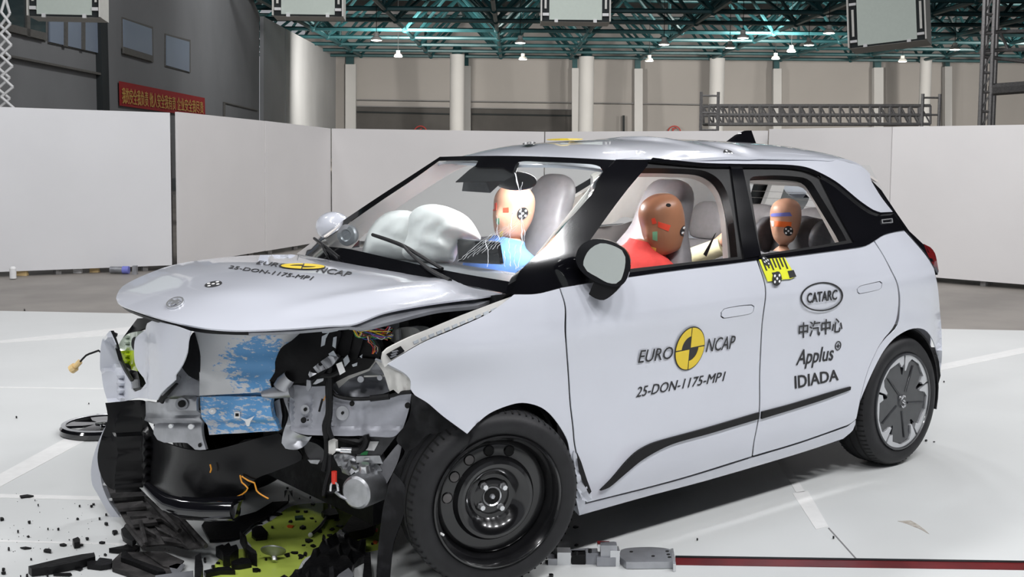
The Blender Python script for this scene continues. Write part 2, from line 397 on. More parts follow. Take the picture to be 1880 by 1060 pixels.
screen('backdrop_screen', -720, 172, 11.2, -133, 191, 12.25, MT['screen'], 'white backdrop screen below the glazed upper storey')
screen('backdrop_screen', -130, 192, 12.3, 313, 207, 13.4, MT['screen'], 'white backdrop screen below the red banner, a dark gap at its edge')
screen('backdrop_screen', 325, 205.5, 13.4, 486, 222, 15.2, MT['screenw'], 'white backdrop screen joining the dark gap, running away from it')
screen('backdrop_screen', 486, 222, 15.2, 608, 236, 16.9, MT['screenw'], 'narrow white backdrop screen behind the far door mirror of the car')
screen('backdrop_screen', 608, 236, 16.9, 1000, 242, 16.2, MT['screenw'], 'white backdrop screen seen behind the windscreen')
screen('backdrop_screen', 1000, 242, 16.2, 1411, 240, 15.0, MT['screenw'], 'white backdrop screen seen behind the roof of the car')
screen('backdrop_screen', 1411, 237, 14.8, 1638, 233, 13.2, MT['screenw'], 'white backdrop screen behind the rear roof spoiler')
screen('backdrop_screen', 1638, 233, 13.2, 2010, 227, 11.9, MT['screenw'], 'white backdrop screen behind the tail lamp of the car')
# ---- side building
def fwall(off=0.0):
    p = hp(20, -7.2-.059*20+off); q = hp(40, -7.2-.059*40+off); d = (q-p).normalized(); n = Vector((d.y, -d.x, 0)); return fplane(p, n)
FWL = fwall()
def wl(name, poly, mat, parent=None, off=0.0, th=.05, step=80, kind=None):
    o = panel(name, [(*p, 1) for p in poly], fwall(off), MT[mat], parent, th, step, seg=60, t0=6, t1=130); 
    if kind: o['kind'] = kind
    return o
wl_ = wl('wall_left', [(-220, -260), (440, -60), (476, 26), (476, 300), (-220, 420)], 'wallg', th=.2, kind='structure')
wl('wall_left', [(484, 30), (523, 52), (523, 300), (484, 300)], 'wallp', th=.15, kind='structure')
wl('wall_left', [(525, 53), (617, 102), (617, 290), (525, 300)], 'wallp', th=.15, kind='structure')
wl('downpipe', [(184, -20), (196, -20), (203, 260), (190, 260)], 'roofd', wl_, .12, .12)
wl('ledge', [(-220, 52), (0, 97), (186, 134), (186, 138), (0, 101), (-220, 57)], 'frame', wl_, .10, .1)
wl('conduit', [(412, 188), (414, 189), (414, 240), (412, 240)], 'frame', wl_, .05, .04)
wl('conduit', [(412, 187), (474, 202), (474, 204), (412, 189)], 'frame', wl_, .05, .04)
def wnd(i, poly, mat, mull=()):
    cx_ = sum(p[0] for p in poly)/len(poly); cy_ = sum(p[1] for p in poly)/len(poly)
    fr = wl('window_%d' % i, [(p[0]+(2.0 if p[0] > cx_ else -2.0), p[1]+(2.0 if p[1] > cy_ else -3.5)) for p in poly], 'frame', None, .03, .05, kind='structure')
    wl('pane', poly, mat, fr, .05, .03)
    for m in mull: wl('glazing_bar' if len(m) == 4 else 'sill', m, 'frame', fr, .08, .04)
    return fr
wnd(1, [(227, 35), (279, 53), (280, 113), (228, 98)], 'pane', [[(228, 86), (280, 102), (280, 113), (228, 98)]])
wnd(2, [(306, 65), (348, 77), (348, 132), (306, 120)], 'pane')
wnd(3, [(-40, -40), (84, -10), (84, 74), (-40, 43)], 'paned', [[(50, -20), (56, -18), (56, 68), (50, 66)], [(-40, 30), (84, 60), (84, 74), (-40, 43)]])
wnd(4, [(92, 5), (184, 20), (184, 98), (92, 77)], 'pane', [[(120, 8), (125, 9), (125, 86), (120, 85)], [(152, 12), (157, 13), (157, 92), (152, 91)]])
# ---- banner with its slogan
def fit_text(txt, quad, F, mat, name, parent, off=.003, th=.001, t1=9.0, italic=0.0, bold=0.0, pad=True):
    """text laid into the pixel quad (top-left, top-right, bottom-right, bottom-left) on surface F"""
    cu = bpy.data.curves.new('t', 'FONT'); cu.body = txt; cu.resolution_u = 3; cu.offset = bold
    t = bpy.data.objects.new('t', cu); COL.objects.link(t); bpy.context.view_layer.update()
    me = t.to_mesh(); V = np.array([v.co[:] for v in me.vertices]); T = [tuple(p.vertices) for p in me.polygons]; t.to_mesh_clear()
    bpy.data.objects.remove(t)
    if len(V) == 0: return None
    V[:, 0] += italic*V[:, 1]
    mn, mx = V.min(0), V.max(0); u = (V[:, 0]-mn[0])/(mx[0]-mn[0]); v = (V[:, 1]-mn[1])/(mx[1]-mn[1])
    q = np.array(quad, float); tl, tr, br, bl = q
    px = ((1-u)*v)[:, None]*tl+(u*v)[:, None]*tr+(u*(1-v))[:, None]*br+((1-u)*(1-v))[:, None]*bl
    P, ok = hit(px, F, 2, t1); N = grad(F, P); N[((O-P)*N).sum(1) < 0] *= -1
    TT = [];
    for f in T:
        for i in range(1, len(f)-1): TT.append((f[0], f[i], f[i+1]))
    Vv, faces = thicken(P+N*off, TT, N, th)
    return mesh_obj(name, Vv, faces, mat, parent, smooth=False)
bn = wl('safety_banner', [(220, 149), (376, 180), (377, 216), (221, 194)], 'banner', None, .06, .02)
tag(bn, 'red cloth banner with a yellow slogan on the grey wall', 'banner')
fit_text('我的安全我负责 他人安全我有责 企业安全我尽责', [(224, 160), (373, 187), (374, 209), (225, 190)], fwall(.085), MT['gold'], 'lettering', bn, 0.0, .004, 130)
# ---- far wall
FD = 76.0
def fw_(name, poly, mat, parent=None, d=FD, th=.2, kind=None, step=200):
    o = panel(name, [(*p, 1) for p in poly], fdepth(d), MT[mat], parent, th, step, seg=120, t0=6, t1=130)
    if kind: o['kind'] = kind
    return o
wb = fw_('wall_back', [(560, -120), (2050, -120), (2050, 300), (560, 300)], 'wallf', kind='structure', d=FD+.3)
for p in ([(655, 196), (828, 199), (828, 300), (655, 300)], [(866, 200), (1050, 202), (1050, 300), (866, 300)]): fw_('opening', p, 'wallk', wb, FD+.02, .1)
for p in ([(655, 182), (1300, 191), (1300, 193), (655, 184)], [(655, 194), (1050, 200.5), (1050, 202), (655, 196)]): fw_('ledge', p, 'seam', wb, FD-.2, .1)
fw_('pipe', [(655, 204), (826, 208), (826, 211), (655, 207)], 'roofd', wb, FD-.1, .1); fw_('pipe', [(866, 208), (1050, 211), (1050, 214), (866, 211)], 'roofd', wb, FD-.1, .1)
for x0, x1, yt in ((634, 653, 118), (852, 864, 121), (1050, 1064, 125), (1165, 1180, 126), (1420, 1435, 126), (1605, 1622, 124), (1735, 1748, 122)):
    fw_('pilaster', [(x0, yt), (x1, yt), (x1, 300), (x0, 300)], 'column', wb, FD-.35, .5)
    fw_('bracket', [(x0+1, yt-24), (x1-4, yt-24), (x1-4, yt), (x0+1, yt)], 'teal', wb, FD-.3, .4)
fw_('strip', [(1143, 212), (1147, 212), (1147, 300), (1143, 300)], 'roofd', wb, FD-.1, .05)
for cx_, txt in ((772, '6'), (1238, '5')):
    r_ = 12.5; cy_ = 243
    ring = [(cx_+r_*math.cos(a*math.pi/12), cy_+r_*math.sin(a*math.pi/12)) for a in range(24)]; inn = [(cx_+(r_-2.2)*math.cos(a*math.pi/12), cy_+(r_-2.2)*math.sin(a*math.pi/12)) for a in range(24)]
    panel('bay_number', ring, fdepth(FD-.15), MT['redp'], wb, .02, 40, holes=[inn], t1=130)
    fit_text(txt, [(cx_-5, cy_-8), (cx_+5, cy_-8), (cx_+5, cy_+7), (cx_-5, cy_+7)], fdepth(FD-.15), MT['redp'], 'bay_digit', wb, 0, .02, 130)
for i, (x0, x1, yt) in enumerate(((826, 853, 100), (1063, 1091, 104), (1303, 1331, 107), (1690, 1711, 104))):
    d = FD-4; a = dpt((x0+x1)/2, yt, d); r_ = (x1-x0)/2*d/FPX
    MBc = MB(); MBc.tube([(a.x, a.y, 0), (a.x, a.y, a.z)], r_, 24); o = MBc.build('column', MT['column']); tag(o, None, None, None, 'structure')
    MB().tube([(a.x, a.y, a.z), (a.x, a.y, a.z+.5)], [r_*.8, r_*.55], 12).build('column_head', MT['teal'], o)
# ---- roof with its space frame
ce = quad_slab('ceiling', [hp(-25, -45, 10.0), hp(75, -45, 10.0), hp(75, 60, 10.0), hp(-25, 60, 10.0)], .2, MT['roofd']); ce['kind'] = 'structure'
tr = MB(); ZL, ZU, G = 6.75, 9.0, 4.4; D0, ND, L0, NL = 38.0, 9, -36, 19
def low(i, j): return hp(D0+i*G, L0+j*G, ZL)
def upp(i, j): return hp(D0+(i+.5)*G, L0+(j+.5)*G, ZU)
for i in range(ND):
    for j in range(NL):
        if j < NL-1: tr.tube([low(i, j), low(i, j+1)], .10, 6, False)
        if i < ND-1: tr.tube([low(i, j), low(i+1, j)], .10, 6, False)
        if i < ND-1 and j < NL-1:
            u = upp(i, j)
            for (p, q) in ((i, j), (i+1, j), (i, j+1), (i+1, j+1)): tr.tube([low(p, q), u], .085, 6, False)
            if j < NL-2: tr.tube([u, upp(i, j+1)], .10, 6, False)
            if i < ND-2: tr.tube([u, upp(i+1, j)], .10, 6, False)
        tr.ball(low(i, j), .17, 8, 6)
        if (i*7+j*3) % 5 == 0: tr.tube([low(i, j), low(i, j)+Vector((0, 0, 3.2))], .09, 6, False)
t_ = tr.build('roof_truss', MT['teal'], ce); t_['kind'] = 'stuff'
# ---- high-bay lamps
for k, (px, py, d) in enumerate(((691, 74, 46), (731, 104, 58), (955, 79, 48), (960, 109, 60), (1219, 82, 48), (1192, 112, 60), (1340, 88, 52), (1364, 70, 44), (1485, 83, 50), (1453, 95, 56), (1424, 108, 60), (1597, 88, 52), (1657, 113, 60), (1753, 91, 52), (1522, 61, 44))):
    c = dpt(px, py, d); s = d/50
    L = empty('high_bay_lamp', c)
    MB().lathe([(.02, .30), (.10, .30), (.10, .16), (.19, .10), (.23, 0.0), (.21, 0.0), (.0, .03)], 16, R=Matrix.Rotation(math.pi/2, 3, 'X')).build('shade', MT['boxw'], L)
    MB().lathe([(.205, -.012), (.1, -.03), (.0, -.04)], 16, R=Matrix.Rotation(math.pi/2, 3, 'X')).build('bulb', MT['lamp'], L)
    MB().tube([(0, 0, .3), (0, 0, 9.98-c.z)], .015, 5).build('cord', MT['roofd'], L)
    tag(L, 'lit high-bay lamp hanging under the teal roof truss', 'lamp', 'lit high-bay lamps under the roof truss')
# ---- hanging light boxes
def lightbox(px, py, d, w, h, dep, yaw, tilt, label, roll=0.0):
    c = dpt(px, py, d); o = empty('light_box', c); k = d/FPX; w *= k; h *= k
    z = (-HV); R = Matrix.Rotation(yaw, 3, 'Z') @ basis(z, RV) @ Matrix.Rotation(tilt, 3, 'X') @ Matrix.Rotation(roll, 3, 'Z')
    MB().box(R @ Vector((0, 0, -dep/2)), (w, h, dep), R).build('housing', MT['boxw'], o, False)
    MB().box(R @ Vector((0, 0, .012)), (w*.99, h*.99, .02), R).build('front_frame', MT['roofd'], o, False)
    MB().box(R @ Vector((0, 0, .03)), (w*.76, h*.94, .03), R).build('diffuser', MT['diff'], o, False)
    for sx in (-1, 1):
        MB().box(R @ Vector((sx*w*.435, 0, .035)), (w*.03, h*.55, .03), R).build('latch_rail', MT['boxw'], o, False)
        MB().box(R @ Vector((sx*w*.495, 0, .04)), (w*.02, h, .10), R).build('side_flap', MT['boxw'], o, False)
        for sy in (-1, 1):
            MB().box(R @ Vector((sx*w*.43, sy*h*.38, .05)), (w*.09, h*.05, .05), R).build('clip', MT['white'], o, False)
            MB().box(R @ Vector((sx*w*.28, sy*h*.49, .05)), (w*.05, h*.06, .05), R).build('clip', MT['white'], o, False)
        MB().tube([R @ Vector((sx*w*.4, h*.45, -dep/2)), Vector((R @ Vector((sx*w*.4, h*.45, -dep/2)))+Vector((0, 0, 1.6)))], .02, 6).build('hanger', MT['scaf'], o)
    tag(o, label, 'light box', 'switched-off light boxes above the screens'); return o
lightbox(119, -30, 17, 128, 122, .5, .12, -.05, 'light box hanging before the glazed upper storey')
lightbox(566, -20, 20, 128, 100, .5, .06, -.05, 'light box hanging over the end of the grey wall')
lightbox(1057, -12, 20, 127, 104, .5, .0, -.05, 'light box hanging square-on before the truss')
lightbox(1628, 36, 20, 138, 92, .5, -.50, -.12, 'light box hanging tilted with its side showing', .09)
# ---- scaffold bridge and tower
def truss_beam(name, px0, px1, yt, yb, d, n, label, cat):
    A, B = dpt(px0, yt, d), dpt(px1, yt, d); A2, B2 = dpt(px0, yb, d), dpt(px1, yb, d); o = empty(name, (A.x, A.y, 0)); off = Vector((A.x, A.y, 0)); back = HV*1.0
    for k, s in enumerate((Vector((0, 0, 0)), back)):
        m = MB()
        for (p, q) in ((A, B), (A2, B2), ((A+A2)/2, (B+B2)/2)): m.tube([p+s-off, q+s-off], .045, 6)
        for i in range(n+1):
            t = i/n; p = A.lerp(B, t); q = A2.lerp(B2, t); m.tube([p+s-off, q+s-off], .035, 5)
            if i < n:
                q2 = A2.lerp(B2, (i+1)/n); m.tube([p+s-off, q2+s-off], .025, 5)
        m.build('side_frame', MT['scaf'], o)
    for i in range(0, n+1, 3):
        t = i/n; q = A2.lerp(B2, t)-off; MB().tube([q, q+back], .04, 5).build('cross_bar', MT['scaf'], o)
    for e in (A2, B2):
        m = MB()
        for dx in (-.25, .25):
            p = e-off+RV*dx; m.tube([Vector((p.x, p.y, 0)), Vector((p.x, p.y, A.z+.4))], .05, 6)
        for z in np.arange(.4, A.z+.4, .5): m.tube([e-off+RV*-.25+Vector((0, 0, z-e.z)), e-off+RV*.25+Vector((0, 0, z-e.z))], .03, 5)
        m.build('ladder_leg', MT['scaf'], o)
    tag(o, label, cat)
truss_beam('scaffold_bridge', 1302, 1708, 194, 228, 34, 22, 'grey scaffold bridge spanning above the white screens', 'scaffold')
o = empty('scaffold_tower', dpt(1810, 300, 30).to_2d().to_3d()); off = Vector(o.location); m = MB(); d = 30
for (x_, dd) in ((1800, 0), (1818, 0), (1806, 1.2), (1824, 1.2)):
    p = dpt(x_, 200, d+dd)-off; m.tube([(p.x, p.y, 0), (p.x, p.y, 7.5)], .06, 6)
m.build('upright', MT['scaf'], o); m = MB()
for k in range(14):
    z = .5*k+.4; p = dpt(1800, 200, d)-off; q = dpt(1818, 200, d)-off; m.tube([(p.x, p.y, z), (q.x, q.y, z)], .04, 5); m.tube([(p.x, p.y, z), (q.x, q.y, z+.5)], .025, 5)
m.build('rung', MT['scaf'], o); m = MB()
for (y0, y1) in ((60, 52), (93, 88), (103, 128)): m.tube([dpt(1800, y0, d)-off, dpt(2000, y1, d)-off], .05, 6)
m.tube([dpt(1835, 57, d)-off, dpt(1850, 90, d)-off], .04, 5); m.tube([dpt(1818, 165, d)-off, dpt(2000, 152, d)-off], .16, 6)
m.build('arm', MT['scaf'], o)
panel('canopy', [(1806, 185, 1), (1823, 170, 1), (1960, 160, 1), (1960, 200, 1), (1858, 205, 1)], fdepth(d+.2), MT['roofd'], o, .3, 60, t1=90)
panel('cabin', [(1813, 203, 1), (1868, 207, 1), (1868, 290, 1), (1813, 290, 1)], fdepth(d+.6), MT['boxw'], o, .8, 60, t1=90)
tag(o, 'grey scaffold tower with a dark canopy by the far corner', 'scaffold')
# ---- white scissor stand on the far side of the screen
o = empty('scissor_stand', dpt(5, 300, 15).to_2d().to_3d()); off = Vector(o.location); m = MB(); m2 = MB()
zz = [(-2, -60), (17, -30), (2, 22), (19, 44), (1, 62), (21, 83), (1, 102), (23, 122), (2, 140), (24, 160), (2, 178), (26, 199), (2, 240), (26, 280)]
for a_, b_ in zip(zz[:-1], zz[1:]):
    MB().tube([dpt(*a_, 15)-off, dpt(*b_, 15)-off], .018, 6).build('link_arm', MT['white'], o); MB().tube([dpt(20-a_[0], a_[1]+3, 15.15)-off, dpt(20-b_[0], b_[1]+3, 15.15)-off], .018, 6).build('link_arm', MT['white'], o)
p = dpt(10, 300, 15)-off; m.box((p.x, p.y, .3), (.5, .5, .6))
m.build('stand_base', MT['white'], o); tag(o, 'white zigzag scissor linkage rising behind the screen', 'scissor lift')
# ================================================================== the car
def pchip(xs, ys):
    xs = np.array(xs, float); ys = np.array(ys, float); h = np.diff(xs); dl = np.diff(ys)/h; d = np.zeros(len(xs))
    for i in range(1, len(xs)-1):
        if dl[i-1]*dl[i] > 0:
            w1 = 2*h[i]+h[i-1]; w2 = h[i]+2*h[i-1]; d[i] = (w1+w2)/(w1/dl[i-1]+w2/dl[i])
    d[0] = dl[0]; d[-1] = dl[-1]
    def f(x):
        x = np.asarray(x, float); i = np.clip(np.searchsorted(xs, x)-1, 0, len(h)-1); t = (x-xs[i])/h[i]
        tt = np.clip(t, 0, 1); r = (2*tt**3-3*tt**2+1)*ys[i]+(tt**3-2*tt**2+tt)*h[i]*d[i]+(-2*tt**3+3*tt**2)*ys[i+1]+(tt**3-tt**2)*h[i]*d[i+1]
        return r+np.where(t < 0, (x-xs[0])*d[0], 0)+np.where(t > 1, (x-xs[-1])*d[-1], 0)
    return f
HWZ = pchip([.10, .17, .24, .32, .42, .54, .64, .74, .82, .88, .93, .98, 1.03, 1.09, 1.2, 1.35, 1.45, 1.50, 1.56],
            [.79, .850, .876, .889, .892, .887, .884, .890, .901, .908, .905, .891, .872, .846, .785, .700, .640, .600, .50])
TAP = pchip([-1.2, -.7, -.5, -.3, -.1, .3, 2.3, 2.66, 2.85, 3.0, 3.1, 3.18, 3.24, 3.30], [.55, .21, .10, .035, .008, 0, 0, .002, .012, .045, .085, .15, .25, .42])
TAPU = pchip([-1, .5, 1.0, 2.2, 2.6, 2.9, 3.2], [.1, .0, 0, 0.0, .03, .095, .24])
def S(x, z):
    k = np.clip((z-1.0)/.35, 0, 1)
    return HWZ(z)-TAP(x)*(1-k)-TAPU(x)*k
FS = lambda x, y, z: -y-S(x, z)           # near (left-hand) flank
ROOFX = pchip([.7, .85, 1.0, 1.22, 1.7, 2.2, 2.5, 2.7, 2.8, 2.9, 3.0, 3.15], [1.42, 1.482, 1.522, 1.557, 1.578, 1.572, 1.552, 1.515, 1.483, 1.438, 1.38, 1.29])
ROOFY = pchip([0, .3, .5, .58, .64, .70, .8], [0, .012, .038, .058, .085, .13, .24])
FR = lambda x, y, z: z-(ROOFX(x)-ROOFY(np.abs(y)))
WSX = pchip([.95, 1.028, 1.2, 1.35, 1.484, 1.53], [.19, .302, .535, .755, .966, 1.04])
FWS = lambda x, y, z: x-(WSX(z)-.15*(1-(y/.72)**2))
CAR = empty('car', (1.3, 0, 0))
tag(CAR, 'pearl white compact hatchback with its nose torn open in a crash test', 'car')
CARI = Matrix.Translation((-1.3, 0, 0))
class _P: pass
def own(o):                               # car parts are laid out in world metres
    o.matrix_parent_inverse = CARI; return o
def cpanel(name, poly, F, mat, th=.004, step=12, holes=(), off=0.0, disp=None, label=None, parent=None, t1=9.0, seg=7.0, t0=2.0):
    o = panel(name, poly, F, MT[mat] if isinstance(mat, str) else mat, parent or CAR, th, step, holes, seg, off, t0, t1, disp)
    if parent is None: own(o)
    if label: o['label'] = label
    return o
def cb(mb, name, mat, label=None, parent=None, smooth=True, ang=.6):
    o = mb.build(name, MT[mat], parent or CAR, smooth, ang)
    if parent is None: own(o)
    if label: o['label'] = label
    return o
def c_(*p): return [(*q, 1) for q in p]
GAPF = [(1028, 529), (1038, 563), (1039, 616), (1044, 692), (1047, 740), (1052, 784), (1055, 816), (1062, 850)]
GAPB = [(1391, 478), (1404, 520), (1406, 547), (1399, 613), (1395, 683), (1394, 757), (1384, 815), (1381, 838)]
def shift(pl, dx): return [(p[0]+dx, p[1]) for p in pl]
def bump2(cx, cy, rx, ry, h):             # smooth dent/bulge in pixel units
    return lambda px, py: h*np.exp(-((px-cx)/rx)**2-((py-cy)/ry)**2)
# ---------------- front fender
_b1 = bump2(880, 640, 60, 40, .012); _b2 = bump2(800, 720, 50, 50, -.02); _b3 = bump2(985, 600, 60, 25, -.006)
fend = cpanel('fender', [(944, 541, 1), (985, 540), (1027, 530, 1)]+shift(GAPF[1:], -1.5)+[(1066, 880), (1076, 905, 1), (1074, 930, 1), (1064, 946, 1), (1054, 900, 1),
    (1047, 839), (1042, 810), (1026, 781), (1007, 758), (988, 746), (959, 740), (930, 746), (898, 760), (873, 781), (858, 797, 1), (818, 767), (790, 743), (765, 728), (756, 716, 1), (756, 702), (748, 690), (735, 681), (712, 669, 1), (745, 648), (780, 628), (840, 602), (900, 574)],
    FS, 'paint', .003, 11, disp=lambda px, py, P: _b1(px, py)+_b2(px, py)+_b3(px, py), label='crumpled white front fender')
# ---------------- doors
BELTF = [(1027, 528), (1090, 519), (1150, 510), (1210, 501), (1272, 493), (1330, 486), (1389, 478)]
HANDLE1 = [(1326, 574), (1331, 568), (1356, 563), (1380, 561), (1384, 564), (1383, 572), (1379, 576), (1352, 581), (1330, 584), (1326, 581)]
HANDLE2 = [(1575, 531), (1580, 526), (1600, 521), (1615, 518), (1619, 521), (1618, 529), (1614, 532), (1596, 536), (1579, 539), (1576, 536)]
def hs(pl, k):
    cx_ = sum(p[0] for p in pl)/len(pl); cy_ = sum(p[1] for p in pl)/len(pl); return [(cx_+(p[0]-cx_)*k, cy_+(p[1]-cy_)*(k+(.06 if k > 1 else -.06))) for p in pl]
dF = cpanel('front_door', [(1029, 529, 1)]+[(p[0], p[1]) for p in BELTF[1:-1]]+[(1389, 478, 1)]+shift(GAPB[1:-1], -1.2)+[(1380, 838, 1), (1240, 881), (1077, 923, 1), (1075, 890)]+shift(GAPF[1:], 1.5)[::-1],
    FS, 'paint', .004, 12, holes=[hs(HANDLE1, 1.07)], disp=lambda px, py, P: -.004*np.exp(-((py-(625-.20*(px-1200)))/38)**2)*np.clip((px-1060)/60, 0, 1))
dR = cpanel('rear_door', [(1392, 478, 1), (1463, 469), (1530, 460), (1561, 456), (1588, 451), (1603, 442, 1), (1620, 468), (1635, 497), (1647, 522), (1651, 553), (1646, 587), (1638, 604), (1625, 619, 1), (1611, 640), (1592, 683), (1577, 740), (1571, 770), (1555, 781, 1), (1470, 811), (1383, 837, 1)]+shift(GAPB[1:-1], 1.2)[::-1],
    FS, 'paint', .004, 12, holes=[hs(HANDLE2, 1.07)], disp=lambda px, py, P: -.004*np.exp(-((py-(590-.16*(px-1400)))/34)**2))
for H, d in ((HANDLE1, dF), (HANDLE2, dR)): cpanel('door_handle', H, FS, 'paint', .02, 8, off=-.0015, parent=None)
# dark shut-lines behind the gaps
cpanel('shut_line', GAPF+shift(GAPF, 5)[::-1], FS, 'satin', .003, 12, off=-.009)
cpanel('shut_line', shift(GAPB, -5)+shift(GAPB, 5)[::-1], FS, 'satin', .003, 12, off=-.009)
cpanel('shut_line', c_((1610, 640))+[(1630, 612), (1647, 585), (1653, 553), (1648, 520), (1636, 494), (1605, 438, 1), (1597, 445, 1), (1628, 500), (1640, 522), (1645, 553), (1640, 585), (1620, 612)], FS, 'satin', .003, 12, off=-.009)
for H in (HANDLE1, HANDLE2): cpanel('handle_recess', hs(H, 1.25), FS, 'satin', .003, 10, off=-.012)
# ---------------- rear quarter with wheel arch
ARCHR = [(1571, 771), (1577, 743), (1588, 715), (1603, 681), (1622, 645), (1643, 618), (1663, 605), (1680, 602), (1694, 605), (1706, 615), (1717, 637), (1724, 665), (1724, 690), (1717, 728)]
cpanel('rear_quarter', [(1605, 441, 1), (1622, 430), (1645, 425), (1660, 424, 1), (1680, 446), (1697, 466), (1714, 490, 1), (1722, 530), (1726, 580), (1728.5, 620), (1729, 660), (1722, 705), (1714, 742, 1)]+ARCHR[::-1][:-1]+[(1572, 770, 1), (1578, 741), (1593, 684), (1612, 641), (1627, 619), (1640, 604), (1648, 587), (1653, 553), (1649, 522), (1637, 496), (1622, 468)],
    FS, 'paint', .004, 10, disp=lambda px, py, P: .014*np.exp(-((px-1660)/48)**2-((py-600)/26)**2), t1=12)
# ---------------- sill
cpanel('sill', [(1075, 926, 1), (1240, 884), (1381, 841), (1470, 814), (1556, 784, 1), (1571, 772), (1566, 790), (1548, 806, 1), (1470, 832), (1300, 882), (1180, 914), (1063, 947, 1), (1066, 935)], lambda x, y, z: -y-(S(x, z)-.004), 'paint', .05, 12)
cpanel('shut_line', [(1076, 920, 1), (1240, 877), (1381, 834), (1470, 806), (1556, 776, 1), (1556, 790, 1), (1470, 820), (1381, 846), (1240, 890), (1076, 932, 1)], FS, 'satin', .003, 14, off=-.012)
# ---------------- black rising strip across both doors
cpanel('door_moulding', [(1100, 900, 1), (1121, 879), (1148, 847), (1170, 827), (1200, 812), (1290, 787), (1392, 757, 1), (1391, 769, 1), (1300, 796), (1230, 816), (1180, 842), (1145, 870), (1116, 894)], FS, 'trimblk', .012, 10, off=.008)
cpanel('door_moulding', [(1397, 756, 1), (1450, 742), (1530, 718), (1560, 710, 1), (1559, 716, 1), (1500, 737), (1396, 769, 1)], FS, 'trimblk', .012, 10, off=.008)
# ---------------- roof
def fmax(x, y, z): return np.maximum(FR(x, y, z), -y-S(x, z)-.012)
_d1 = bump2(985, 262, 26, 8, .012); _d2 = bump2(1190, 262, 22, 10, .016); _d3 = bump2(1255, 280, 60, 5, -.008); _d4 = bump2(1310, 285, 14, 8, .010)
FRS = lambda x, y, z: np.maximum(FR(x, y, z), -y-S(x, z))
roofV = []
ys_ = [0, .12, .24, .36, .46, .53, .58, .62]
def roof_grid():
    xs = np.linspace(.80, 2.90, 56); rows = []
    for y in [-v for v in ys_[::-1]]+ys_[1:]:
        row = []
        for x in xs:
            t = (x-.80)/2.10; half = .605+.02*math.sin(min(1, t)*math.pi)-.10*max(0, t-.75)/.25
            yy = y/.62*half; xe = x+(.15*(yy/.62)**2 if x < 1.0 else .15*(yy/.62)**2*max(0, 1-(x-1.0)/.5)) 
            z = float(ROOFX(xe)-ROOFY(abs(yy))) - .0
            if x > 1.2:                      # crash buckles
                z += .018*math.exp(-((x-1.62)/.05)**2-((yy+.15)/.22)**2)+.010*math.exp(-((x-1.85)/.06)**2-((yy+.45)/.12)**2)-.008*math.exp(-((x-1.75)/.05)**2-((yy+.5)/.1)**2)
            row.append((xe, yy, z))
        rows.append(row)
    return rows
rg = roof_grid(); nR, nC = len(rg), len(rg[0]); RV_ = [p for r in rg for p in r]
RF = [(i*nC+j, i*nC+j+1, (i+1)*nC+j+1, (i+1)*nC+j) for i in range(nR-1) for j in range(nC-1)]
RF = [f[::-1] for f in RF] if False else RF
TT = [t for f in RF for t in ((f[0], f[1], f[2]), (f[0], f[2], f[3]))]
Nn = np.tile([0, 0, 1.0], (len(RV_), 1)); Vv, Ff = thicken(np.array(RV_), TT, Nn, .012)
own(mesh_obj('roof', Vv, Ff, MT['paint'], CAR, True, .8))
# roof flank: from the gutter over the glass back to the floating pillar
RAIL = [(1129, 294, 1), (1160, 291), (1195, 292.5), (1281, 301), (1338, 303), (1420, 304), (1438, 304.5), (1477, 309), (1507, 321), (1536, 338), (1575, 370), (1600, 387), (1612, 391.5), (1639, 390.5, 1), (1617, 362), (1599, 333, 1), (1596, 320), (1582, 307), (1550, 297, 1), (1500, 287), (1430, 281), (1340, 281), (1240, 277), (1180, 276), (1129, 280, 1)]
FRAIL = lambda x, y, z: np.maximum(z-(ROOFX(x)-ROOFY(np.abs(y))), -y-S(x, z))
side = cpanel('roof_side', RAIL, FRAIL, 'paint', .006, 9, t1=10, off=.002)
ms = mirror_y(side)
# spoiler lip
sp = MB(); n_ = 21; prof = [(2.76, .006), (2.87, .002), (2.93, -.022), (2.94, -.045), (2.90, -.055), (2.80, -.04)]
V = []; 
for i in range(n_):
    y = -.56+1.12*i/(n_-1); k = 1-(abs(y)/.56)**6*.5
    for (x, dz) in prof: V.append((x-.10*(abs(y)/.56)**3, y, float(ROOFX(min(x, 2.9))-ROOFY(abs(y)*.96))+dz-.004))
F = [(i*6+j, i*6+(j+1) % 6, (i+1)*6+(j+1) % 6, (i+1)*6+j) for i in range(n_-1) for j in range(6)]+[tuple(range(6)), tuple(range((n_-1)*6, n_*6))]
cb(MB().add(V, F), 'spoiler', 'paint')
# ---------------- black pillars and window frames
AP = [(1131, 293, 1), (1195, 293, 1), (1188, 305), (1148, 353), (1100, 418), (1066, 468), (1060, 486), (1150, 494.5, 1), (1148, 509.5, 1), (1060, 522), (1028, 528, 1), (985, 539), (945, 541, 1), (946, 520), (954, 498, 1), (978, 475), (1008, 448), (1044, 405), (1087, 355), (1104, 320), (1122, 300)]
ap = cpanel('a_pillar', AP, lambda x, y, z: -y-(S(x, z)-.004), 'black', .05, 10, label='gloss black windscreen pillar')
WINF = [(1191, 307, 1), (1240, 308), (1288, 311), (1311, 320), (1327, 335), (1339, 360), (1349, 408), (1356, 471, 1), (1300, 477), (1150, 495, 1), (1060, 486), (1066, 468), (1100, 418), (1148, 353)]
frF = cpanel('door_frame', [(1192, 293, 1), (1281, 301), (1343, 304, 1), (1352, 360), (1362, 425), (1369, 475, 1), (1390, 470, 1), (1389, 479, 1), (1330, 486.5), (1240, 497), (1148, 510, 1), (1149, 494, 1), (1300, 477), (1356, 471, 1), (1349, 408), (1339, 360), (1327, 335), (1311, 320), (1288, 311), (1240, 308), (1186, 307, 1)], FS, 'satin', .04, 9, off=-.006)
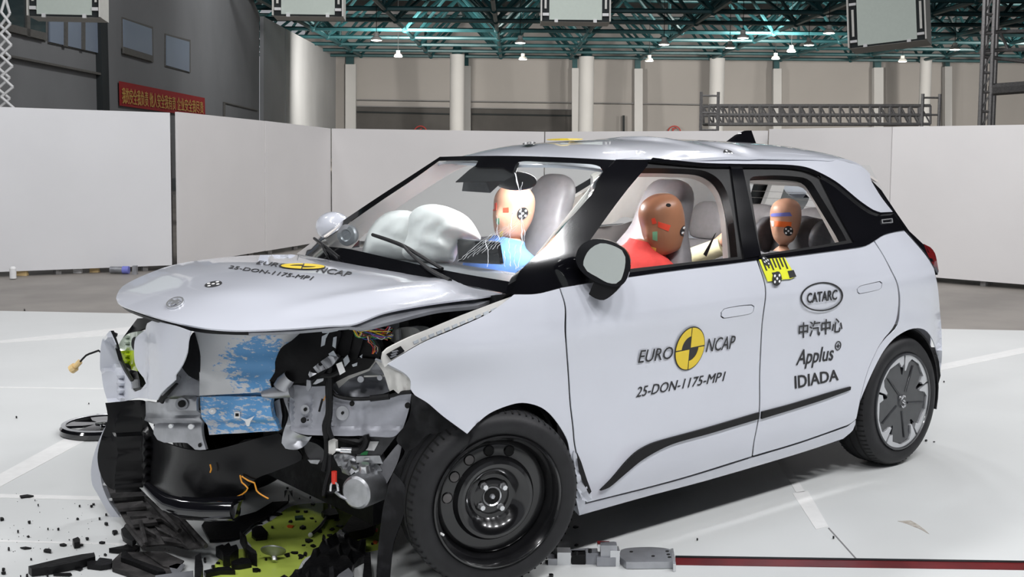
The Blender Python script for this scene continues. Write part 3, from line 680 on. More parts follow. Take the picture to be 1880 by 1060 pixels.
bp_ = cpanel('b_pillar', [(1341, 304, 1), (1362, 304.5, 1), (1376, 370), (1390, 440), (1397, 470, 1), (1366, 475, 1), (1357, 420), (1349, 360)], FS, 'black', .04, 9, off=.002)
WINR = [(1378, 335), (1379, 327), (1385, 323), (1430, 321), (1476, 325), (1491, 333), (1506, 356), (1548, 425), (1556, 441, 1), (1500, 451), (1399, 466, 1), (1388, 400)]
frR = cpanel('door_frame', c_((1363, 304), (1420, 305), (1438, 305.5))+[(1477, 310), (1502, 322)]+c_((1510, 330), (1569, 443), (1590, 441), (1603, 441), (1588, 452), (1561, 457), (1463, 470), (1390, 479), (1390, 470), (1397, 469))+[(1390, 430), (1376, 370)], FS, 'satin', .04, 9, holes=[WINR], off=-.006)
cp_ = cpanel('c_pillar', [(1507, 322, 1), (1536, 339), (1575, 371), (1600, 388), (1612, 392.5), (1640, 391, 1), (1650, 405), (1661, 424, 1), (1645, 425), (1622, 431), (1606, 441), (1590, 444), (1568, 445, 1), (1536, 387), (1507, 330, 1)], FS, 'black', .04, 9, off=.001)
# gutter strip of gloss black over the windows
cpanel('window_trim', c_((1196, 292.5))+[(1281, 301), (1338, 303), (1438, 304.5), (1477, 309), (1507, 321), (1536, 338), (1575, 370), (1600, 387)]+c_((1614, 392), (1638, 391), (1638, 394), (1612, 396))+[(1598, 391), (1573, 374), (1534, 342), (1505, 325), (1476, 313.5), (1438, 309), (1338, 308), (1281, 306)]+c_((1190, 298)), FS, 'black', .012, 12, off=.010)
cpanel('belt_trim', [(1150, 502, 1), (1210, 494), (1272, 486), (1330, 480), (1390, 473.5, 1), (1390, 478, 1), (1330, 486), (1272, 493), (1210, 501), (1148, 509.5, 1)], FS, 'black', .012, 12, off=.004)
cpanel('belt_trim', [(1392, 472, 1), (1463, 462), (1530, 452), (1570, 445.5), (1592, 441), (1607, 431), (1622, 424), (1656, 419, 1), (1661, 424, 1), (1645, 426), (1622, 432), (1604, 443), (1588, 452), (1561, 457), (1463, 470), (1391, 479, 1)], FS, 'black', .012, 12, off=.005)
# badge on the rear pillar
cpanel('pillar_badge', c_((1617, 404), (1637, 402), (1638, 410), (1618, 411.5)), FS, 'chrome', .003, 20, off=.006, holes=[c_((1619, 405.5), (1636, 403.5), (1636.5, 408.5), (1619.5, 410))])
# half-lowered rear window pane
cpanel('window_pane', [(1390, 427, 1), (1430, 425.5), (1465, 425.5), (1500, 427), (1520, 432), (1537, 444, 1), (1537, 455, 1), (1400, 472, 1)], FS, 'glass', .004, 14, off=-.02)
# ---------------- windscreen
WS = [(808, 290, 1), (870, 288.5), (945, 288.5), (1040, 291.5), (1128, 296, 1), (1110, 316), (1087, 352), (1044, 402), (1008, 445), (978, 472), (950, 500), (935, 540, 1), (850, 523), (740, 502), (640, 484), (545, 468, 1), (600, 428), (690, 367), (750, 328)]
ws = cpanel('windscreen', WS, FWS, 'wglass', .005, 14)
BK = .003
cpanel('windscreen_band', [(808, 289, 1), (870, 287.5), (945, 287.5), (1040, 290.5), (1129, 295, 1), (1108, 318, 1), (1102, 307), (1085, 302), (1000, 298), (952, 298), (941, 318), (925, 309), (873, 307), (878, 297), (850, 296), (800, 296, 1)], FWS, 'black', .003, 9, off=BK)
cpanel('windscreen_band', [(545, 467, 1), (600, 427), (690, 366), (750, 327), (808, 289, 1), (814, 290, 1), (757, 331), (700, 369), (612, 430), (585, 450), (640, 458), (720, 476), (830, 500), (945, 520, 1), (935, 541, 1), (850, 524), (740, 503), (640, 485)], FWS, 'black', .003, 9, off=BK)
cpanel('mirror_bracket_band', c_((880, 296), (952, 297), (945, 318), (925, 330), (835, 332), (860, 310)), FWS, 'satin', .003, 9, off=-.006)
# far windscreen pillar outside
FAR = lambda x, y, z: y-(S(x, z)-.02)
fp = mirror_y(ap); 
# cracks
def crack(pts, w=1.2, seg=5):
    P = spline(pts, False, seg); q = []
    for i, p in enumerate(P): q.append((p[0]+random.uniform(-1.3, 1.3), p[1]+random.uniform(-1, 1)))
    H, ok = hit(q, lambda x, y, z: FWS(x, y, z)+.004); own(MB().tube([Vector(h) for h in H], [random.uniform(.35, 1.5)*w*.0011 for _ in H], 4).build('glass_crack', MT['crack'], CAR, False))
crack([(945, 318), (953, 345), (957, 380), (958, 420), (957, 455), (950, 492)], 2.2)
crack([(957, 395), (963, 425), (961, 450)], 1.3); crack([(941, 390), (938, 420), (934, 450), (938, 490)], 1.5); crack([(947, 450), (944, 475), (948, 494)], 1.3)
crack([(958, 335), (956, 360)], 1); crack([(891, 440), (896, 465), (895, 490)], 1.0); crack([(912, 395), (914, 430), (918, 440)], 1.0); crack([(926, 460), (927, 490)], 1.2)
crack([(935, 545), (950, 520), (962, 500), (985, 470)], 2.0); crack([(920, 500), (960, 505)], 1.2)
for k in range(9):
    x0 = 840+k*9; crack([(x0, 480-k*3), (x0+34, 452-k*4), (x0+62, 430-k*5)], .55)
# ---------------- wheels
ROUT = Matrix.Rotation(math.pi, 3, 'Z')
def place_wheel(w, loc, steer=0.0, camber=0.0, flip=False):
    R = Matrix.Rotation(steer, 4, 'Z') @ Matrix.Rotation(camber, 4, 'X') @ Matrix.Rotation(0 if flip else math.pi, 4, 'Z')
    w.matrix_local = Matrix.Translation(Vector(loc)-Vector((1.3, 0, 0))) @ R
def tyre(parent, R=.318, r=.232):
    p = [(r-.006, -.012), (r+.004, .0), (r+.014, .006), (r+.035, .010), (r+.055, .008), (R-.018, -.004), (R-.006, -.020), (R-.001, -.04), (R, -.07), (R, -.10), (R, -.13), (R-.001, -.16), (R-.006, -.18), (R-.018, -.196), (r+.035, -.206), (r, -.198), (r-.006, -.18)]
    MB().lathe(p, 72).build('tyre', MT['rubber'], parent, ang=.9)
    g = MB()
    for h in (-.055, -.10, -.145): g.lathe([(R+.0012, h-.005), (R+.0016, h), (R+.0012, h+.005)], 72)
    g.build('tread_groove', MT['groove'], parent)
    g = MB()
    for k in range(72):
        a = 2*math.pi*k/72
        for (h0, h1) in ((-.012, -.046), (-.152, -.186)):
            rr = R-.004 if h0 > -.1 else R-.004
            P = [Vector((math.cos(a+s)*(R+.001-(.008 if h in (h0 if h0 > -.1 else h1,) else 0)), h, math.sin(a+s)*(R+.001-(.008 if h in (h0 if h0 > -.1 else h1,) else 0)))) for h in (h0, h1) for s in (-.011, .011)]
            g.add(P, [(0, 1, 3, 2)])
    g.build('tread_sipe', MT['groove'], parent, fix=False)['kind'] = 'stuff'
MT['groove'] = M('tread_groove_black', (.004, .004, .004), .9, noise=.1)
MT['sidewall'] = MT['rubber']
def rot2(p, a): return (p[0]*math.cos(a)-p[1]*math.sin(a), p[0]*math.sin(a)+p[1]*math.cos(a))
RXZ = Matrix(((1, 0, 0), (0, 0, 1), (0, 1, 0)))      # (a,b,h) -> (a, h, b): outline in the wheel plane
def alloy_wheel(name):
    w = empty(name, parent=CAR); tyre(w)
    MB().lathe([(.238, -.004), (.236, .010), (.228, .012), (.222, .002), (.214, -.03), (.20, -.10), (.20, -.18)], 64).build('rim_barrel', MT['alloyd'], w)
    for k in range(5):                  # silver rim sections, each with its kinked inner edge
        a0 = 2*math.pi*k/5+.35; pl = []
        for j in range(13): pl.append(((.2275)*math.cos(a0+j/12*1.20), .2275*math.sin(a0+j/12*1.20)))
        inner = [(1.20, .185), (1.08, .172), (1.00, .202), (.6, .212), (.28, .211), (.16, .190), (.06, .150), (0.0, .150)]
        for (da, rr) in inner: pl.append((rr*math.cos(a0+da), rr*math.sin(a0+da)))
        MB().prism(pl, .018, (0, -.012, 0), RXZ).build('rim_section', MT['alloy'], w, False)
    pl = []
    for k in range(5):
        a0 = 2*math.pi*k/5+.35
        for (da, rr) in ((-.02, .15), (.02, .18), (.12, .203), (.5, .210), (.9, .207), (1.03, .198), (1.08, .17), (1.12, .135), (1.2, .13)): pl.append((rr*math.cos(a0+da), rr*math.sin(a0+da)))
    MB().prism(pl, .02, (0, -.022, 0), RXZ).build('aero_insert', MT['alloyd'], w, False)
    for k in range(5):
        a = 2*math.pi*k/5+.35+.55; MB().tube([Vector((.05*math.cos(a), -.002, .05*math.sin(a))), Vector((.185*math.cos(a-.12), .002, .185*math.sin(a-.12)))], [.006, .003], 6).build('insert_rib', MT['alloyd'], w)
    MB().lathe([(.0, .006), (.028, .004), (.034, -.004)], 32).build('centre_cap', MT['alloyd'], w)
    lg = MB()
    for s in (0, math.pi):
        pts = [Vector((.026*math.cos(s+.3+t*2.2)*.8, .009, .026*math.sin(s+.3+t*2.2))) for t in np.linspace(0, 1, 9)]; lg.tube(pts, [.001, .003, .005, .006, .006, .006, .005, .003, .001], 6)
        lg.tube([Vector(rot2((.004, .012), s)).to_3d().xzy if False else Vector((rot2((.006, .010), s)[0], .009, rot2((.006, .010), s)[1])), Vector((rot2((-.010, .0), s)[0], .009, rot2((-.010, .0), s)[1]))], .004, 6)
    lg.build('centre_emblem', MT['chrome'], w); return w
def steel_wheel(name):
    w = empty(name, parent=CAR); tyre(w)
    MB().lathe([(.236, -.002), (.237, .010), (.231, .014), (.226, .008), (.222, -.004), (.216, -.012), (.213, -.03), (.209, -.045), (.203, -.06), (.200, -.12), (.20, -.19)], 72).build('rim_barrel', MT['steelblk'], w)
    prof = [(.206, -.060), (.198, -.050), (.188, -.046), (.170, -.045), (.152, -.042), (.146, -.030), (.140, -.022), (.128, -.018), (.116, -.022), (.100, -.035), (.088, -.052), (.080, -.060), (.066, -.062), (.060, -.058), (.038, -.056), (.034, -.060), (.0, -.060)]
    dsk = MB().lathe(prof, 72).build('wheel_disc', MT['steelblk'], w)
    for k in range(5):                 # vent holes round the disc
        a = 2*math.pi*k/14+.1; c = Vector((.172*math.cos(a), -.043, .172*math.sin(a)))
        MB().tube([c, c+Vector((0, .0012, 0))], [.0165, .0165], 16).build('vent_hole', MT['ventgrey' if math.sin(a) > -.9 and math.cos(a) > .2 else 'groove'], w)
        MB().lathe([(.0165, .0), (.019, .003), (.0205, .0)], 16, c).build('vent_rim', MT['steelblk'], w)
    for k in range(4):
        a = math.pi/4+.12+k*math.pi/2; c = Vector((.052*math.cos(a), -.058, .052*math.sin(a)))
        MB().tube([c, c+Vector((0, .006, 0)), c+Vector((0, .022, 0))], [.014, .0105, .0095], 6).build('wheel_bolt', MT['chrome'], w, ang=.4)
        MB().lathe([(.0, .0), (.018, .001)], 16, c+Vector((0, -.0005, 0))).build('bolt_seat', MT['groove'], w)
    MB().lathe([(.030, -.056), (.034, -.052), (.036, -.056)], 32).build('hub_ring', MT['chrome'], w)
    MB().lathe([(.0, -.046), (.007, -.046), (.010, -.050), (.010, -.058)], 6).build('hub_nut', MT['galv'], w); MB().lathe([(.010, -.0565), (.028, -.0575)], 24).build('hub_face', MT['groove'], w)
    b = Vector((.212, .004, -.085)); MB().tube([b, b+Vector((-.006, .02, 0))], .004, 8).build('valve', MT['white'], w); return w
MT['ventgrey'] = M('brake_grey_through_vents', (.16, .15, .15), .5, .3, noise=.3)
wr = alloy_wheel('rear_wheel'); place_wheel(wr, (2.663, -.870, .318))
wf = steel_wheel('front_wheel'); place_wheel(wf, (.145, -.872, .316), math.radians(-17), math.radians(2.5))
for nm, src, loc in (('rear_wheel', wr, (2.663, .87, .318)), ('front_wheel', wf, (.0, .86, .318))):
    w2 = src.copy(); COL.objects.link(w2)
    for ch in src.children:
        if ch.name.split('.')[0] in ('tyre', 'rim_barrel', 'aero_insert', 'wheel_disc', 'rim_section', 'tread_groove'):
            q = ch.copy(); COL.objects.link(q); q.parent = w2
    place_wheel(w2, loc, 0, 0, True)
# wheel housings
def arch(cx, r, y0, y1, a0, a1, name):
    n = 24; V = []; F = []
    for i in range(n+1):
        a = math.radians(a0+(a1-a0)*i/n)
        for (rr, y) in ((r, y0), (r, y1), (r+.01, y1), (r+.01, y0)): V.append((cx+rr*math.cos(a), y, .318+rr*math.sin(a)))
    for i in range(n):
        for j in range(4): F.append((i*4+j, i*4+(j+1) % 4, (i+1)*4+(j+1) % 4, (i+1)*4+j))
    return cb(MB().add(V, F), name, 'liner')
arch(2.663, .355, -.850, -.5, -15, 195, 'wheel_housing'); arch(2.663, .355, .5, .850, -15, 195, 'wheel_housing')
arch(.10, .40, -.80, -.50, 10, 105, 'wheel_housing'); arch(.0, .37, .45, .85, 0, 180, 'wheel_housing')
for sy in (-1, 1): cb(MB().box((2.66, sy*.5, .42), (.9, .03, .5)), 'wheel_housing', 'liner'); None
# ---------------- hood
HC = pchip([-.86, -.80, -.74, -.64, -.5, -.35, -.127, .1, .24, .34], [.80, .895, .934, .968, 1.005, 1.04, 1.064, 1.058, 1.046, 1.040])
def HZ(x, y):
    k = np.clip((.1-x)/.5, 0, 1.3); cl = .03+.115*k; cr = .020+.012*k
    a = np.abs(y)/.75
    return HC(x)-np.where(y < 0, cl, cr)*a**2
FH = lambda x, y, z: z-HZ(x, y)
HOOD = [(213, 548), (224, 527), (261, 507), (317, 487), (394, 474.5), (463, 469), (536, 467.5, 1), (620, 478), (705, 492.5), (806, 509), (929, 532, 1), (930, 537, 1), (887, 545), (786, 558), (705, 574), (649, 595), (604, 598), (548, 602.5), (483, 606), (426, 606.5), (374, 602), (321, 591.6), (269, 577), (222, 560)]
def hoodd(px, py, P):
    l = 590-.16*(px-560); e = np.clip((px-500)/120, 0, 1)*np.clip((930-px)/120, 0, 1)
    return e*(.013*np.exp(-((py-(l-28))/11)**2)-.010*np.exp(-((py-(l-10))/9)**2))+.006*np.exp(-((px-430)/90)**2-((py-540)/14)**2)
hood = cpanel('bonnet', HOOD, FH, 'paint', .006, 9, disp=hoodd, label='raised white bonnet buckled along its near edge')
cpanel('bonnet_inner', [(222, 557), (269, 574), (321, 589), (374, 600), (426, 604.5), (455, 605, 1), (456, 611, 1), (420, 610), (374, 607), (321, 597), (269, 582), (232, 567)], lambda x, y, z: z-HZ(x, y)+.016, 'satin', .01, 9)
cpanel('bonnet_inner', c_((455, 605), (548, 602), (604, 597), (650, 594), (645, 600), (540, 609), (500, 611), (456, 612)), lambda x, y, z: z-HZ(x, y)+.022, 'galvd', .01, 10)
cpanel('bonnet_inner', [(640, 600, 1), (705, 576), (786, 559), (887, 546), (930, 538, 1), (900, 552), (870, 562), (800, 570), (720, 590), (670, 602)], lambda x, y, z: z-HZ(x, y)+.02, 'galvd', .012, 10)
# ---------------- decals
def ell(c, a, b, r=1.0, n=48, s=0.0, e=2*math.pi):
    return [(c[0]+r*(a[0]*math.cos(t)+b[0]*math.sin(t)), c[1]+r*(a[1]*math.cos(t)+b[1]*math.sin(t))) for t in np.linspace(s, e, n+1)[:(-1 if e-s > 6.2 else None)]]
def ncap(c, a, b, F, o=.003, nm='round_decal'):
    q = math.pi/2
    cpanel(nm, ell(c, a, b), F, 'ink', .0012, 30, off=o, seg=99)
    for k in range(4):
        s, e = k*q+.035, (k+1)*q-.035
        # quadrants with angle measured from a (right) towards b (down)
        if k in (0, 2):                  # lower right, upper left: black inner quarter
            cpanel(nm, ell(c, a, b, .95, 14, s, e)+ell(c, a, b, .57, 14, s, e)[::-1], F, 'yellow', .0012, 30, off=o+.0015, seg=99)
        else:
            cpanel(nm, [(c[0]+.06*(a[0]*math.cos((s+e)/2)+b[0]*math.sin((s+e)/2)), c[1]+.06*(a[1]*math.cos((s+e)/2)+b[1]*math.sin((s+e)/2)))]+ell(c, a, b, .95, 14, s, e), F, 'yellow', .0012, 30, off=o+.0015, seg=99)
def dots(c, a, b, F, o=.003, parent=None, nm='target_sticker'):
    r = cpanel(nm, ell(c, a, b, 1, 24), F, 'ink', .001, 30, off=o, seg=99, parent=parent)
    for (u, v) in ((0, 0), (.5, .42), (-.5, .42), (.5, -.42), (-.5, -.42)):
        cpanel('sticker_dot', ell((c[0]+u*a[0]+v*b[0], c[1]+u*a[1]+v*b[1]), a, b, .2, 10), F, 'white', .001, 30, off=o+.0012, seg=99, parent=parent)
def ctext(t, quad, F, mat='ink', o=.003, name='lettering', **k):
    ob = fit_text(t, quad, F, MT[mat], name, CAR, o, .0012, 9.0, **k)
    if ob: own(ob)
    return ob
ctext('EURO', [(1174, 643.4), (1236, 636), (1234, 658.5), (1170.6, 667)], FS, italic=.12)
ctext('NCAP', [(1299, 622), (1350.6, 615.7), (1347, 640), (1295, 647)], FS, italic=.12)
ctext('25-DON-1175-MP1', [(1170, 711), (1332, 682), (1329, 699.5), (1166.7, 730)], FS, italic=.12)
ncap((1265.5, 640), (27.4, -6), (-4.2, 40), FS)
cpanel('oval_decal', ell((1508, 545), (39, -3.5), (2, 26.5)), FS, 'ink', .0012, 30, off=.003, seg=99, holes=[ell((1508, 545), (36.2, -3.2), (1.9, 24))])
ctext('CATARC', [(1481, 538.5), (1537, 531.5), (1535.6, 550.5), (1481, 557.5)], FS, bold=.02)
ctext('中汽中心', [(1466, 593), (1547, 581.7), (1545.5, 610), (1466, 622)], FS, bold=.012)
ctext('Applus', [(1465, 643), (1531, 634), (1528, 670), (1459, 680)], FS, italic=.12, bold=.008)
cpanel('ring_mark', ell((1538, 635), (5.6, -.8), (-.6, 8.6), 1, 24), FS, 'ink', .0012, 30, off=.003, seg=99, holes=[ell((1538, 635), (4.2, -.6), (-.4, 7), 1, 24)])
cpanel('plus_mark', c_((1534.8, 634.9), (1541.3, 634), (1541.2, 635.8), (1534.7, 636.7)), FS, 'ink', .0012, 30, off=.003); cpanel('plus_mark', c_((1537.4, 631), (1538.9, 630.8), (1538.6, 639.6), (1537.1, 639.8)), FS, 'ink', .0012, 30, off=.0035)
ctext('IDIADA', [(1458, 690.6), (1538.5, 678), (1539, 698), (1459, 714)], FS, bold=.015)
# hi-vis scale tape
TP = [(1391, 478), (1438, 474), (1459, 509), (1449, 513), (1436, 514), (1407, 518)]
cpanel('scale_tape', c_(*TP), FS, 'lime', .0012, 12, off=.008)
for k in range(7):
    x0 = 1395+k*6.4; y0 = 478-k*.55; l = 16 if k % 2 else 20; cpanel('scale_mark', c_((x0, y0), (x0+2.6, y0-.3), (x0+2.6+l*.42, y0+l), (x0+l*.42, y0+l+.3)), FS, 'ink', .001, 20, off=.0095)
cpanel('scale_mark', c_((1414, 502), (1428, 500), (1433, 513), (1420, 515)), FS, 'ink', .001, 20, off=.0095); cpanel('scale_mark', c_((1443, 499), (1454, 497), (1459, 509), (1447, 512)), FS, 'ink', .001, 20, off=.0095)
dots((1423, 513), (8.5, -1), (0, 13), FS, .011); dots((1403, 481), (7.5, 3), (2, 8), FS, .011)
ctext('EURO', [(477, 480), (533, 486.5), (525, 493), (470, 485.5)], FH); ctext('NCAP', [(588, 491), (648, 501), (640, 509), (580, 500)], FH)
ctext('25-DON-1175-MP1', [(424, 488.5), (577, 509), (570, 515.5), (419, 493.5)], FH)
ncap((556, 491), (42, 1.2), (-2, 5.0), FH, .004)
dots((392, 523.5), (16, -3), (1, 5), FH, .004)
# bonnet emblem: chrome ring with two swallow tails
em = ell((322, 558), (16, -5.5), (2, 8.5)); cpanel('bonnet_emblem', em, FH, 'chrome', .006, 20, off=.007, holes=[ell((322, 558), (13, -4.5), (1.6, 6.8))], seg=99)
for s in (1, -1): cpanel('emblem_wing', [(322-9*s, 561*1.0+2*s), (322-3*s, 556+0*s), (322+5*s, 552.5+0*s), (322+11*s, 556-2*s), (322+3*s, 558+1*s), (322-4*s, 563-0*s)], FH, 'chrome', .004, 20, off=.007)
dots((1337, 284), (10, 4), (-1.5, 6), FRAIL, .006); dots((972, 268), (12, -1), (0, 2.6), FR, .012)
cpanel('roof_decal', ell((1037, 260.6), (33, -.4), (0, 1.6)), FR, 'yellow', .0015, 30, off=.012, seg=99)
# fin aerial
cb(MB().add([(2.36, -.012, 1.565), (2.36, .012, 1.565), (2.56, -.03, 1.553), (2.56, .03, 1.553), (2.50, -.006, 1.625), (2.50, .006, 1.625), (2.545, -.006, 1.627), (2.545, .006, 1.627), (2.43, -.012, 1.60), (2.43, .012, 1.60)],
   [(0, 8, 4, 6, 2), (1, 3, 7, 5, 9), (0, 1, 9, 8), (8, 9, 5, 4), (4, 5, 7, 6), (6, 7, 3, 2), (0, 2, 3, 1)]), 'roof_aerial', 'black')
# ---------------- mirrors
mn = (Vector(O)-Vector((.56, -.95, 1.11))); mn.z = .1; mn = (Matrix.Rotation(math.radians(-8), 3, 'Z') @ mn).normalized()
FM = fplane((.56, -.95, 1.11), mn)
MO = [(1057, 476), (1063, 455), (1078, 443), (1096, 439), (1121, 443), (1146, 457), (1157, 478), (1154, 504), (1145, 521), (1131, 527), (1110, 523), (1088, 515), (1066, 497)]
MG = [(1071, 487), (1074, 472), (1084, 457), (1102, 447), (1122, 450), (1142, 460), (1148, 472), (1147, 492), (1140, 514), (1131, 521), (1115, 519), (1095, 508), (1078, 498)]
mir = cpanel('door_mirror', MO, FM, 'black', .02, 12, label='black door mirror folded forward', holes=[hs(MG, 1.0)])
cpanel('mirror_glass', MG, FM, 'mirrorg', .004, 12, off=.002)
P0, _ = hit(spline(MO, True, 6), FM); c0 = P0.mean(0); rings = []
for (t, s) in ((.0, 1.0), (.03, .99), (.06, .93), (.085, .8), (.10, .6), (.105, .3)): rings.append([Vector(c0+(p-c0)*s)-mn*(t+.004) for p in P0])
own(loft('mirror_shell', rings, MT['black'], CAR))
cpanel('mirror_stalk', [(1091, 515, 1), (1130, 526), (1141, 523, 1), (1126, 540), (1108, 552), (1092, 549), (1080, 541, 1)], FM, 'satin', .06, 10, off=-.012)
cb(MB().ball((.58, .955, 1.135), (.075, .115, .075), 24, 14), 'door_mirror', 'paint'); cb(MB().box((.6, .86, 1.05), (.06, .12, .06)), 'mirror_stalk', 'black')
# ---------------- wipers
FWO = lambda o: (lambda x, y, z: FWS(x, y, z)+o)
def wt(pts, o, r, name='wiper', mat='satin'):
    H, ok = hit(spline(pts, False, 8), FWO(o)); return own(MB().tube([Vector(h) for h in H], r if not isinstance(r, tuple) else list(np.linspace(r[0], r[1], len(H))), 6).build(name, MT[mat], CAR))
wt([(684, 431), (712, 440), (742, 452), (775, 472), (812, 494)], .03, .0075, 'wiper_blade'); wt([(684, 433), (742, 455), (812, 496)], .012, .004, 'wiper_blade')
wt([(738, 449), (750, 462), (766, 477), (790, 496), (826, 516)], .045, (.005, .011), 'wiper_arm'); wt([(577, 438), (600, 455), (622, 473)], .03, .007, 'wiper_blade'); wt([(590, 446), (596, 462), (601, 470)], .035, .005, 'wiper_arm')
cpanel('cowl', [(545, 468, 1), (640, 484), (740, 502), (850, 522), (940, 540, 1), (944, 548, 1), (850, 540), (740, 520), (640, 500), (545, 480, 1)], lambda x, y, z: z-1.0, 'satin', .01, 14)
# ================================================================== far side, tail, inside
from mathutils.bvhtree import BVHTree
dR2 = mirror_y(dR); dF2 = mirror_y(dF)
for o in (frF, frR, bp_, cp_): mirror_y(o)
fd2 = mirror_y(fend); fd2['label'] = 'far front fender'
def inner(o, name, mat, dy, side):       # trim panel just inside a door skin
    me = o.data.copy(); me.transform(Matrix.Translation((0, dy*side, 0))); me.materials.clear(); me.materials.append(MT[mat]); q = bpy.data.objects.new(name, me); COL.objects.link(q); q.parent = CAR; own(q); return q
inner(dF2, 'door_trim', 'doortrim', -.09, 1); inner(dR2, 'door_trim', 'doortrim', -.09, 1); inner(dF, 'door_trim', 'doortrim', .09, 1); inner(dR, 'door_trim', 'doortrim', .09, 1)
for o in list(CAR.children):
    if o.name.split('.')[0] in ('rear_quarter', 'sill') : mirror_y(o)
def grid_panel(name, fn, nu, nv, mat, th=.006, label=None):
    P = np.array([fn(i/nu, j/nv) for i in range(nu+1) for j in range(nv+1)], float); T = []
    for i in range(nu):
        for j in range(nv):
            a = i*(nv+1)+j; b = a+1; c = a+nv+1; d = c+1; T += [(a, b, d), (a, d, c)]
    e1 = P[1]-P[0]; N = np.zeros_like(P)
    for t in T:
        n = np.cross(P[t[1]]-P[t[0]], P[t[2]]-P[t[0]]); 
        for k in t: N[k] += n
    N /= np.maximum(np.linalg.norm(N, axis=1), 1e-12)[:, None]
    V, F = thicken(P, T, N, th); o = MB().add(V, F).build(name, MT[mat], CAR); own(o)
    if label: o['label'] = label
    return o

# tailgate: glass, body, bumper
TGX = pchip([.2, .32, .45, .62, .8, .95, 1.02, 1.10, 1.25, 1.46], [3.14, 3.24, 3.265, 3.26, 3.235, 3.20, 3.175, 3.135, 3.05, 2.915])
def tail(u, v, z0, z1, w0, w1, back=0.0):
    z = z0+(z1-z0)*v; w = w0+(w1-w0)*v; y = -w+2*w*u; return (float(TGX(z))-.10*(y/.8)**2-.12*max(0, abs(y)/.7-.85)-back, y, z)
grid_panel('rear_window', lambda u, v: tail(u, v, 1.04, 1.45, .60, .50), 16, 8, 'glass', .004)
htr = MB()
for k in range(9):
    v = .12+k*.095; htr.tube([Vector(tail(u, v, 1.04, 1.45, .57, .47, .006)) for u in np.linspace(0, 1, 9)], .0012, 4, False)
cb(htr, 'heater_wires', 'wirebrown')['kind'] = 'stuff'
grid_panel('tailgate', lambda u, v: tail(u, v, .62, 1.04, .66, .62), 18, 8, 'paint')
grid_panel('rear_bumper', lambda u, v: tail(u, v, .22, .62, .70, .72), 18, 8, 'paint'); grid_panel('rear_skirt', lambda u, v: tail(u, v, .19, .36, .69, .70, -.004), 18, 5, 'plastic')
for s in (1, -1):
    tl = cpanel('tail_lamp', [(1694, 449, 1), (1706, 455), (1715, 467), (1721, 497, 1), (1714, 491), (1704, 474)], lambda x, y, z: -y-(S(x, z)-.002), 'taill', .05, 8, off=.006, t1=12) if s == 1 else mirror_y(tl)
cpanel('tail_edge', c_((1640, 391), (1648, 402), (1662, 424), (1680, 446), (1700, 468), (1714, 492), (1720, 505), (1722, 498), (1700, 455), (1668, 425), (1645, 392), (1617, 350), (1600, 333)), FS, 'black', .03, 10, off=.004, t1=12)
cpanel('arch_lip', c_((1717, 638), (1724, 665), (1727, 690), (1715, 735), (1710, 735), (1714, 690), (1710, 650)), lambda x, y, z: -y-(S(x, z)-.02), 'liner', .02, 10, t1=12)
# floor pan and inside of the shell
cb(MB().box((1.55, 0, .20), (2.3, 1.50, .10)), 'floor_pan', 'liner', smooth=False); cb(MB().box((2.85, 0, .36), (.55, 1.0, .22)), 'floor_pan', 'liner', smooth=False)
cb(MB().box((.42, 0, .60), (.04, 1.45, .72)), 'bulkhead', 'liner', smooth=False); cb(MB().box((.16, .05, .50), (.42, .86, .72)), 'bay_light_block', 'liner', smooth=False)  # second box is filler added to stop light leaking under the nose
def hl(u, v):
    x = 1.02+1.85*u; y = -.56+1.12*v; return (x, y, float(ROOFX(x)-ROOFY(abs(y)))-.035)
grid_panel('headliner', hl, 20, 16, 'cream', .01)
# cream pillar trims seen inside the openings
FI = lambda d: (lambda x, y, z: -y-(S(x, z)-d))
TF = [(1165, 300, 1), (1290, 303), (1345, 310), (1352, 360), (1362, 480, 1), (1337, 480, 1), (1333, 418), (1329, 387), (1320, 357), (1304, 335), (1277, 322), (1236, 319), (1165, 318, 1)]
t1_ = cpanel('pillar_trim', TF, FI(.085), 'cream', .03, 10)
TR_ = [(1370, 308, 1), (1480, 315), (1510, 335), (1575, 440, 1), (1545, 446, 1), (1536, 430), (1505, 372), (1488, 345), (1474, 337), (1378, 331, 1)]
t2_ = cpanel('pillar_trim', TR_, FI(.075), 'cream', .03, 10); mirror_y(t1_); mirror_y(t2_)
t3_ = cpanel('pillar_trim', [(1175, 300, 1), (1120, 300, 1), (960, 500, 1), (1000, 515, 1), (1090, 425)], FI(.06), 'cream', .02, 12); mirror_y(t3_)
FFAR = lambda d: (lambda x, y, z: y-(S(x, z)-d))
cpanel('pillar_trim', [(596, 436, 1), (690, 372), (750, 330), (812, 292, 1), (885, 296, 1), (840, 312), (760, 362), (700, 404), (660, 440), (640, 462, 1), (610, 458, 1)], FFAR(.075), 'cream', .012, 12, t1=11)
cpanel('curtain_airbag', [(1085, 322, 1), (1140, 312), (1230, 312), (1330, 318, 1), (1330, 402), (1240, 404), (1150, 398), (1090, 408)], FFAR(.125), 'airbag', .02, 10, t1=12, disp=lambda px, py, P: .02*np.sin(px/14)**2)
# far-side panes
for po in (WINF, WINR):
    g = cpanel('window_pane', po, FS, 'glass', .004, 18, off=-.02); m_ = mirror_y(g); COL.objects.unlink(g); bpy.data.objects.remove(g)
# unseen lamps added under the headliner to brighten the cabin
for (lx, ly, lp) in ((1.12, .0, 12), (2.0, .0, 9)):
    lb_ = cb(MB().box((lx, ly, 1.495 if lx < 1.5 else 1.515), (.16, .22, .02)), 'cabin_fill_lamp', 'lamp'); la = area('cabin_fill_light', (lx, ly, 1.475 if lx < 1.5 else 1.495), (lx, ly, 0), .2, lp)
